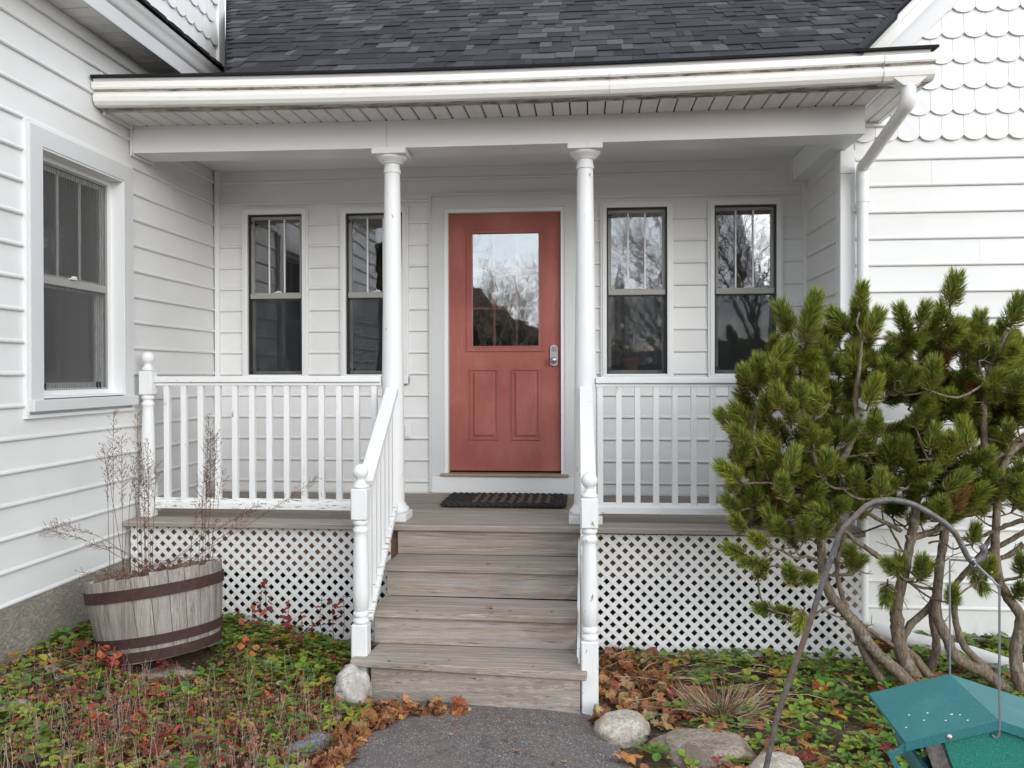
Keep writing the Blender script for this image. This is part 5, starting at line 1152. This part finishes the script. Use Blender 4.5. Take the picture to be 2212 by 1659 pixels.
for f, lst in ((A_, [(1350, 80, 1330, 190), (1000, 300, 1000, 400), (1040, 340, 980, 400), (850, 300, 850, 390), (760, 330, 820, 370), (760, 600, 770, 500), (1200, 490, 1195, 570), (1440, 300, 1420, 400), (1400, 510, 1360, 440), (1650, 290, 1640, 370), (1655, 470, 1620, 520), (130, 360, 160, 440), (530, 240, 540, 320), (190, 770, 215, 690), (70, 640, 120, 660), (230, 60, 240, 160), (130, 120, 160, 200), (60, 60, 100, 140), (350, 60, 340, 150), (300, 430, 240, 430), (630, 300, 560, 330)]), (C_, [(1335, 1005, 1430, 1120), (1420, 965, 1540, 1080), (1430, 1120, 1520, 1200), (1600, 650, 1600, 820), (1495, 725, 1530, 850), (1350, 1360, 1480, 1460), (1380, 1570, 1450, 1640), (1560, 1520, 1570, 1620), (1590, 1080, 1570, 1200), (1520, 1210, 1590, 1290), (1650, 900, 1640, 1010), (1630, 1330, 1650, 1420)]), (D_, [(1430, 30, 1480, 100), (1390, 230, 1480, 270), (1500, 330, 1560, 330), (1580, 620, 1650, 630), (1560, 160, 1620, 200), (1640, 330, 1600, 400)])):
    for (a, b, c, d) in lst:
        y = -2.05+q.uniform(-.18, .18); X, Y = f(a, b); X2, Y2 = f(c, d); tuft(at(X, Y, y-.03), at(X2, Y2, y+.02))
PLY = [(1605, 800), (1680, 720), (1740, 690), (1850, 680), (1960, 720), (2080, 690), (2200, 720), (2260, 760), (2260, 1060), (2180, 1090), (2000, 1105), (1900, 1085), (1870, 1100), (1810, 1150), (1700, 1175), (1590, 1150), (1565, 1060), (1600, 1000), (1575, 930)]
def inside(x, y, P):
    c = False; j = len(P)-1
    for i in range(len(P)):
        if (P[i][1] > y) != (P[j][1] > y) and x < (P[j][0]-P[i][0])*(y-P[i][1])/(P[j][1]-P[i][1])+P[i][0]: c = not c
        j = i
    return c
k = 0
while k < 350:
    X, Y = q.uniform(1590, 2270), q.uniform(660, 1110)
    if not inside(X, Y, PLY): continue
    k += 1; y = q.uniform(-2.15, -1.35); tip = at(X, Y, y); d = Vector((q.uniform(-.7, .6), q.uniform(-1.3, .1), q.uniform(.2, .9))).normalized(); tuft(tip, tip-d*q.uniform(.11, .17), None, TD if q.random() < .07 else None)
twigs.build('twigs', 'bark', pine, 70, 'stuff')
if extra:
    VS, FS, CS, off = [], [], [], 0
    for me, mt in extra:
        n_ = len(me.vertices); a = np.empty(n_*3, np.float32); me.vertices.foreach_get('co', a); a = a.reshape(-1, 3); Mx = np.array(mt); VS.append(a @ Mx[:3, :3].T+Mx[:3, 3])
        cc = np.empty(n_*4, np.float32); me.color_attributes['Col'].data.foreach_get('color', cc); CS.append(cc); FS += [tuple(i+off for i in p.vertices) for p in me.polygons]; off += n_
    me = bpy.data.meshes.new('inner_needles'); me.from_pydata(np.concatenate(VS).tolist(), [], FS); me.materials.append(M['needles']); at_ = me.color_attributes.new('Col', 'FLOAT_COLOR', 'POINT'); at_.data.foreach_set('color', np.concatenate(CS)); o = bpy.data.objects.new('inner_needles', me); col.objects.link(o); o.parent = pine; o['kind'] = 'stuff'
mb = MB()                                                     # bare dead twigs inside the crown
for i in range(150):
    p, r_ = q.choice(samples); e = Vector((q.uniform(-1, 1), q.uniform(-.6, .6), q.uniform(-.4, .8))).normalized()*q.uniform(.05, .22); m_ = p+e*.5+Vector([q.uniform(-.02, .02) for _ in range(3)])
    mb.tube([p, m_, p+e], [.0035, .0028, .0014], 4)
    for j in range(2): f_ = e.orthogonal().normalized()*q.choice((-1, 1))*q.uniform(.02, .07)+e*.2; mb.tube([m_, m_+f_], [.0022, .001], 3, cap=False)
mb.build('dead_twigs', 'bark', pine, 70, 'stuff')

# ------------------------------------------------------------------ iron hook and feeder
PY = -4.62
raw = [A_(0, 1600), A_(60, 1330), A_(150, 1060), A_(250, 780), A_(340, 500), A_(420, 270), A_(480, 120), A_(560, 35), B_(640, 1620), B_(720, 1590), B_(800, 1582), B_(900, 1598), A_(1000, -20), A_(1080, 30), A_(1160, 85), A_(1220, 150), A_(1265, 235), A_(1300, 300), A_(1340, 325), A_(1385, 300), A_(1403, 260), A_(1385, 218)]
pts = [tuple(at(X, Y, PY)) for X, Y in raw]; d0 = (Vector(pts[0])-Vector(pts[1])).normalized(); foot = Vector(pts[0])+d0*1.0*((pts[0][2]+.85)/abs(d0.z)); pts = [tuple(foot), tuple(Vector(pts[0]).lerp(foot, .5))]+pts; sp = [Vector(p) for p in spline(pts, 5)]
hook = thing('shepherd_hook', 'leaning grey iron shepherd hook holding the green feeder', 'garden hook'); n = len(sp)
MB().tube(sp, [.0066 if i < n-22 else .0066+.0012*(i-n+22)/22 for i in range(n)], 12).build('pole', 'pole_iron', hook, 60)
FB, FF = Vector((1.5130, -4.490, .2276)), Vector((1.4995, -4.760, .2276)); nrm = Vector((-.9988, .0497, 0)); WF, DZ = .185, .056
feed = thing('bird_feeder', 'teal green hopper bird feeder with a low gable roof hanging from the iron hook', 'bird feeder')
def roofside(sg, name):
    mb = MB(); t_ = .0065; q4 = [FB, FF, FF+nrm*WF*sg-Vector((0, 0, DZ)), FB+nrm*WF*sg-Vector((0, 0, DZ))]; vs = q4+[p-Vector((0, 0, t_)) for p in q4]; mb.add(vs, [(0, 1, 2, 3), (7, 6, 5, 4), (0, 4, 5, 1), (1, 5, 6, 2), (2, 6, 7, 3), (3, 7, 4, 0)])
    return mb.build(name, 'teal', feed)
roofside(1, 'roof_panel'); roofside(-1, 'roof_panel')
ax = (FF-FB).normalized()
for P0, s0 in ((FF, 1), (FB, -1)):
    for sg in (1, -1):
        a, b = P0, P0+nrm*WF*sg-Vector((0, 0, DZ)); vs = [a, b, b-Vector((0, 0, .020)), a-Vector((0, 0, .020))]; vs += [p-ax*s0*.0035 for p in vs]; vs = [p+ax*s0*.0008+Vector((0, 0, .0004)) for p in vs]
        MB().add(vs, [(0, 1, 2, 3), (7, 6, 5, 4), (0, 4, 5, 1), (1, 5, 6, 2), (2, 6, 7, 3), (3, 7, 4, 0)]).build('roof_flange', 'teal', feed)
def fp(P0, a, dz): return P0+nrm*a+Vector((0, 0, dz))
for P0, off in ((FF, -.012), (FB, .012)):
    P1 = P0+ax*off; vs = [fp(P1, .110, -.040), fp(P1, 0, -.010), fp(P1, -.110, -.040), fp(P1, -.055, -.20), fp(P1, .055, -.20)]; vs += [p-ax*.006 for p in vs]
    MB().add(vs, [(0, 1, 2, 3, 4), (9, 8, 7, 6, 5)]+[(i, (i+1) % 5, 5+(i+1) % 5, 5+i) for i in range(5)]).build('end_panel', 'teal_green', feed)
for sg in (1, -1):
    vs = [fp(FF-ax*.016, .112*sg, -.036), fp(FB+ax*.016, .112*sg, -.036), fp(FB+ax*.016, .060*sg, -.185), fp(FF-ax*.016, .060*sg, -.185)]; vs += [p+nrm*.003*sg for p in vs]
    MB().add(vs, [(0, 1, 2, 3), (7, 6, 5, 4), (0, 4, 5, 1), (1, 5, 6, 2), (2, 6, 7, 3), (3, 7, 4, 0)]).build('hopper_window', 'hopper_plastic', feed)
    for P0 in (FF-ax*.004, FB+ax*.004):                # grey side struts and curved tray ends
        vs = [fp(P0, .150*sg, -.048), fp(P0, .118*sg, -.040), fp(P0, .065*sg, -.19), fp(P0, .100*sg, -.19)]; vs += [p-ax*.005 for p in vs]
        MB().add(vs, [(0, 1, 2, 3), (7, 6, 5, 4), (0, 4, 5, 1), (1, 5, 6, 2), (2, 6, 7, 3), (3, 7, 4, 0)]).build('side_strut', 'pole_iron', feed)
    for P0 in (FF,):
        pe = [(.160, -.050), (.178, -.058), (.196, -.074), (.214, -.082), (.218, -.088), (.200, -.125), (.178, -.16), (.14, -.200), (.130, -.196), (.168, -.155), (.190, -.120), (.206, -.090), (.192, -.083), (.174, -.068), (.157, -.058)]; m_ = len(pe)
        vs = [fp(P0-ax*.002, a*sg, z) for a, z in pe]+[fp(P0-ax*.012, a*sg, z) for a, z in pe]; MB().add(vs, [(i, (i+1) % m_, m_+(i+1) % m_, m_+i) for i in range(m_)]+[tuple(range(m_)), tuple(range(m_, 2*m_))[::-1]]).build('tray_end', 'teal', feed)
    pr = [(.118, -.135), (.126, -.138), (.129, -.145), (.128, -.155), (.124, -.17), (.11, -.200), (-.0, -.205), (-.0, -.200), (.106, -.194), (.119, -.168), (.123, -.154), (.124, -.146), (.122, -.142), (.118, -.139)]
    vs = [fp(FF-ax*.01, a*sg, z) for a, z in pr]+[fp(FB+ax*.01, a*sg, z) for a, z in pr]; m_ = len(pr); MB().add(vs, [(i, (i+1) % m_, m_+(i+1) % m_, m_+i) for i in range(m_)]+[tuple(range(m_)), tuple(range(m_, 2*m_))[::-1]]).build('seed_tray', 'teal', feed, 40)
slope_n = (nrm*DZ+Vector((0, 0, WF))).normalized()
b0 = FF+nrm*.098-Vector((0, 0, DZ*.098/WF+.010)); rt = ax.to_track_quat('Z', 'Y').to_matrix()
MB().lathe([(.0065, 0), (.0065, .001), (.0045, .004), (.001, .0052)], b0+ax*.0012, 14, rt).build('bolt', 'satin_nickel', feed, 60)
for i in range(9):
    a, b = q.uniform(.02, .17), q.uniform(.02, .25); c = FB+ax*b+nrm*a-Vector((0, 0, DZ*a/WF-.0006)); MB().lathe([(.0022, 0), (.0018, .0006), (.0005, .0008)], c, 7, slope_n.to_track_quat('Z', 'Y').to_matrix()).build('paint_speck', 'blossom', feed)
hk = at(2101, 1211, PY); hz_ = hk.z-.004
T1 = Vector((FB.x, FB.y, at(2046, 1209, -4.49).z)); T2 = at(2160, 1268, FF.y)
T2 = Vector((FF.x, FF.y, T2.z))
w1 = spline([tuple(FB-Vector((0, 0, .02))), tuple(FB+Vector((0, 0, .10))), tuple(T1-Vector((0, 0, .010))), tuple(T1.lerp(hk, .06)), tuple(hk+Vector((-.01, .008, -.002))), tuple(hk+Vector((.004, -.002, .004)))], 6)
w2 = spline([tuple(hk+Vector((.004, -.002, .004))), tuple(hk.lerp(T2, .15)), tuple(hk.lerp(T2, .93)), tuple(T2-Vector((0, 0, .012))), tuple(FF+Vector((0, 0, .10))), tuple(FF-Vector((0, 0, .025))), tuple(FF-Vector((.010, -.010, .035)))], 6)
MB().tube([Vector(p) for p in w1+w2[1:]], .0024, 8).build('wire_bail', 'wire_steel', feed, 60)

# ------------------------------------------------------------------ trees and hill across the garden (seen in the panes)
hm = MB(); nxh = 160
t = NT('forest'); nn = t.noise(t.co(), 1.2, 6, .7); t.bump(nn, .4, 1); t.base(t.mix(t.ramp(nn, [(.3, 0.), (.7, 1.)]), (.006, .009, .007), (.022, .024, .016)), .95, .1)
for i in range(nxh+1):
    a = math.radians(95+170*i/nxh); a = math.radians(180+ (i/nxh-.5)*150); R0 = 70; x, y = R0*math.sin(a), R0*math.cos(a)
    hgt = min(14, max(3.2, 7.3-.75*(x+6.5)))+1.0*noise.noise(Vector((i*.3, 0, 0)))+.9*abs(noise.noise(Vector((i*2.3, 4, 0))))
    for k, (rr_, zz) in enumerate(((0, -1.5), (3, hgt*.5), (9, hgt), (25, hgt-2))): hm.v.append(((R0+rr_)*math.sin(a), (R0+rr_)*math.cos(a), zz+.8*noise.noise(Vector((i*1.7, k*3., 5)))))
for i in range(nxh):
    for k in range(3): hm.f.append((i*4+k, i*4+4+k, i*4+5+k, i*4+1+k)); hm.mi.append(0)
hm.build('wooded_hill', 'forest', smooth=40, kind='structure')
def bare_tree(x, y, h, seed, label):
    r = random.Random(seed); tr = thing('bare_tree', label, 'tree', 'bare trees across the garden'); tk = MB(); cw = MB()
    def grow(p, d, ln_, rad, lev):
        q2 = p+d*ln_; mid = p.lerp(q2, .5)+Vector([r.uniform(-1, 1)*ln_*.05 for _ in range(3)]); (tk if lev < 1 else cw).tube([p, mid, q2], [rad, rad*.85, rad*.65], 6 if lev < 2 else 3, cap=False)
        if lev >= 6: return
        for k in range((6, 4, 3, 3, 2, 2, 2)[lev]):
            a = r.uniform(.35, .85); e = d.orthogonal().normalized(); e.rotate(Matrix.Rotation(r.uniform(0, 6.3), 3, d)); nd = (d*math.cos(a)+e*math.sin(a)+Vector((0, 0, .12))).normalized(); u_ = r.uniform(.45, 1) if k else 1
            grow(p.lerp(q2, u_), nd, ln_*r.uniform(.55, .8), max(.006, rad*.55), lev+1)
    grow(Vector((x, y, -1)), Vector((r.uniform(-.06, .06), 0, 1)).normalized(), h*.32, h*.011, 0)
    tk.build('trunk', 'bark', tr); cw.build('crown', 'bark', tr)
for i, (x, y, h) in enumerate(((-9, -34, 9.5), (-3.4, -44, 11), (-6.5, -48, 12), (.2, -40, 10.5), (-8, -30, 11), (4.0, -24, 10), (7.2, -26, 12), (11, -21, 11), (-13, -27, 11), (15, -30, 13), (5.2, -34, 13))):
    bare_tree(x, y, h, i+3, 'leafless tree standing far across the garden behind the viewer')
def conifer(x, y, h, seed):
    r = random.Random(seed); tr = thing('evergreen_tree', 'dark evergreen standing across the garden behind the viewer', 'tree', 'evergreens across the garden'); MB().tube([(x, y, -1), (x, y, h*.95)], [.16, .03], 8).build('trunk', 'bark', tr); mb = MB()
    for i in range(900):
        u_ = r.random()**.8; z = h*(.12+.86*u_); R_ = (1-u_)*h*.19+.1; a = r.uniform(0, 6.3); p = Vector((x, y, z)); e = Vector((math.cos(a), math.sin(a), -.25)).normalized()*R_*r.uniform(.6, 1.1); s_ = Vector((-math.sin(a), math.cos(a), 0))*R_*.16; mb.add([p, p+e*.6+s_, p+e, p+e*.6-s_], [(0, 1, 2, 3)])
    mb.build('crown', 'forest', tr)
for i, (x, y, h) in enumerate(((9.2, -17, 9), (-14.4, -40, 9), (2.8, -46, 8), (13, -24, 11), (-18, -32, 12), (6.4, -40, 8.5))): conifer(x, y, h, i+40)
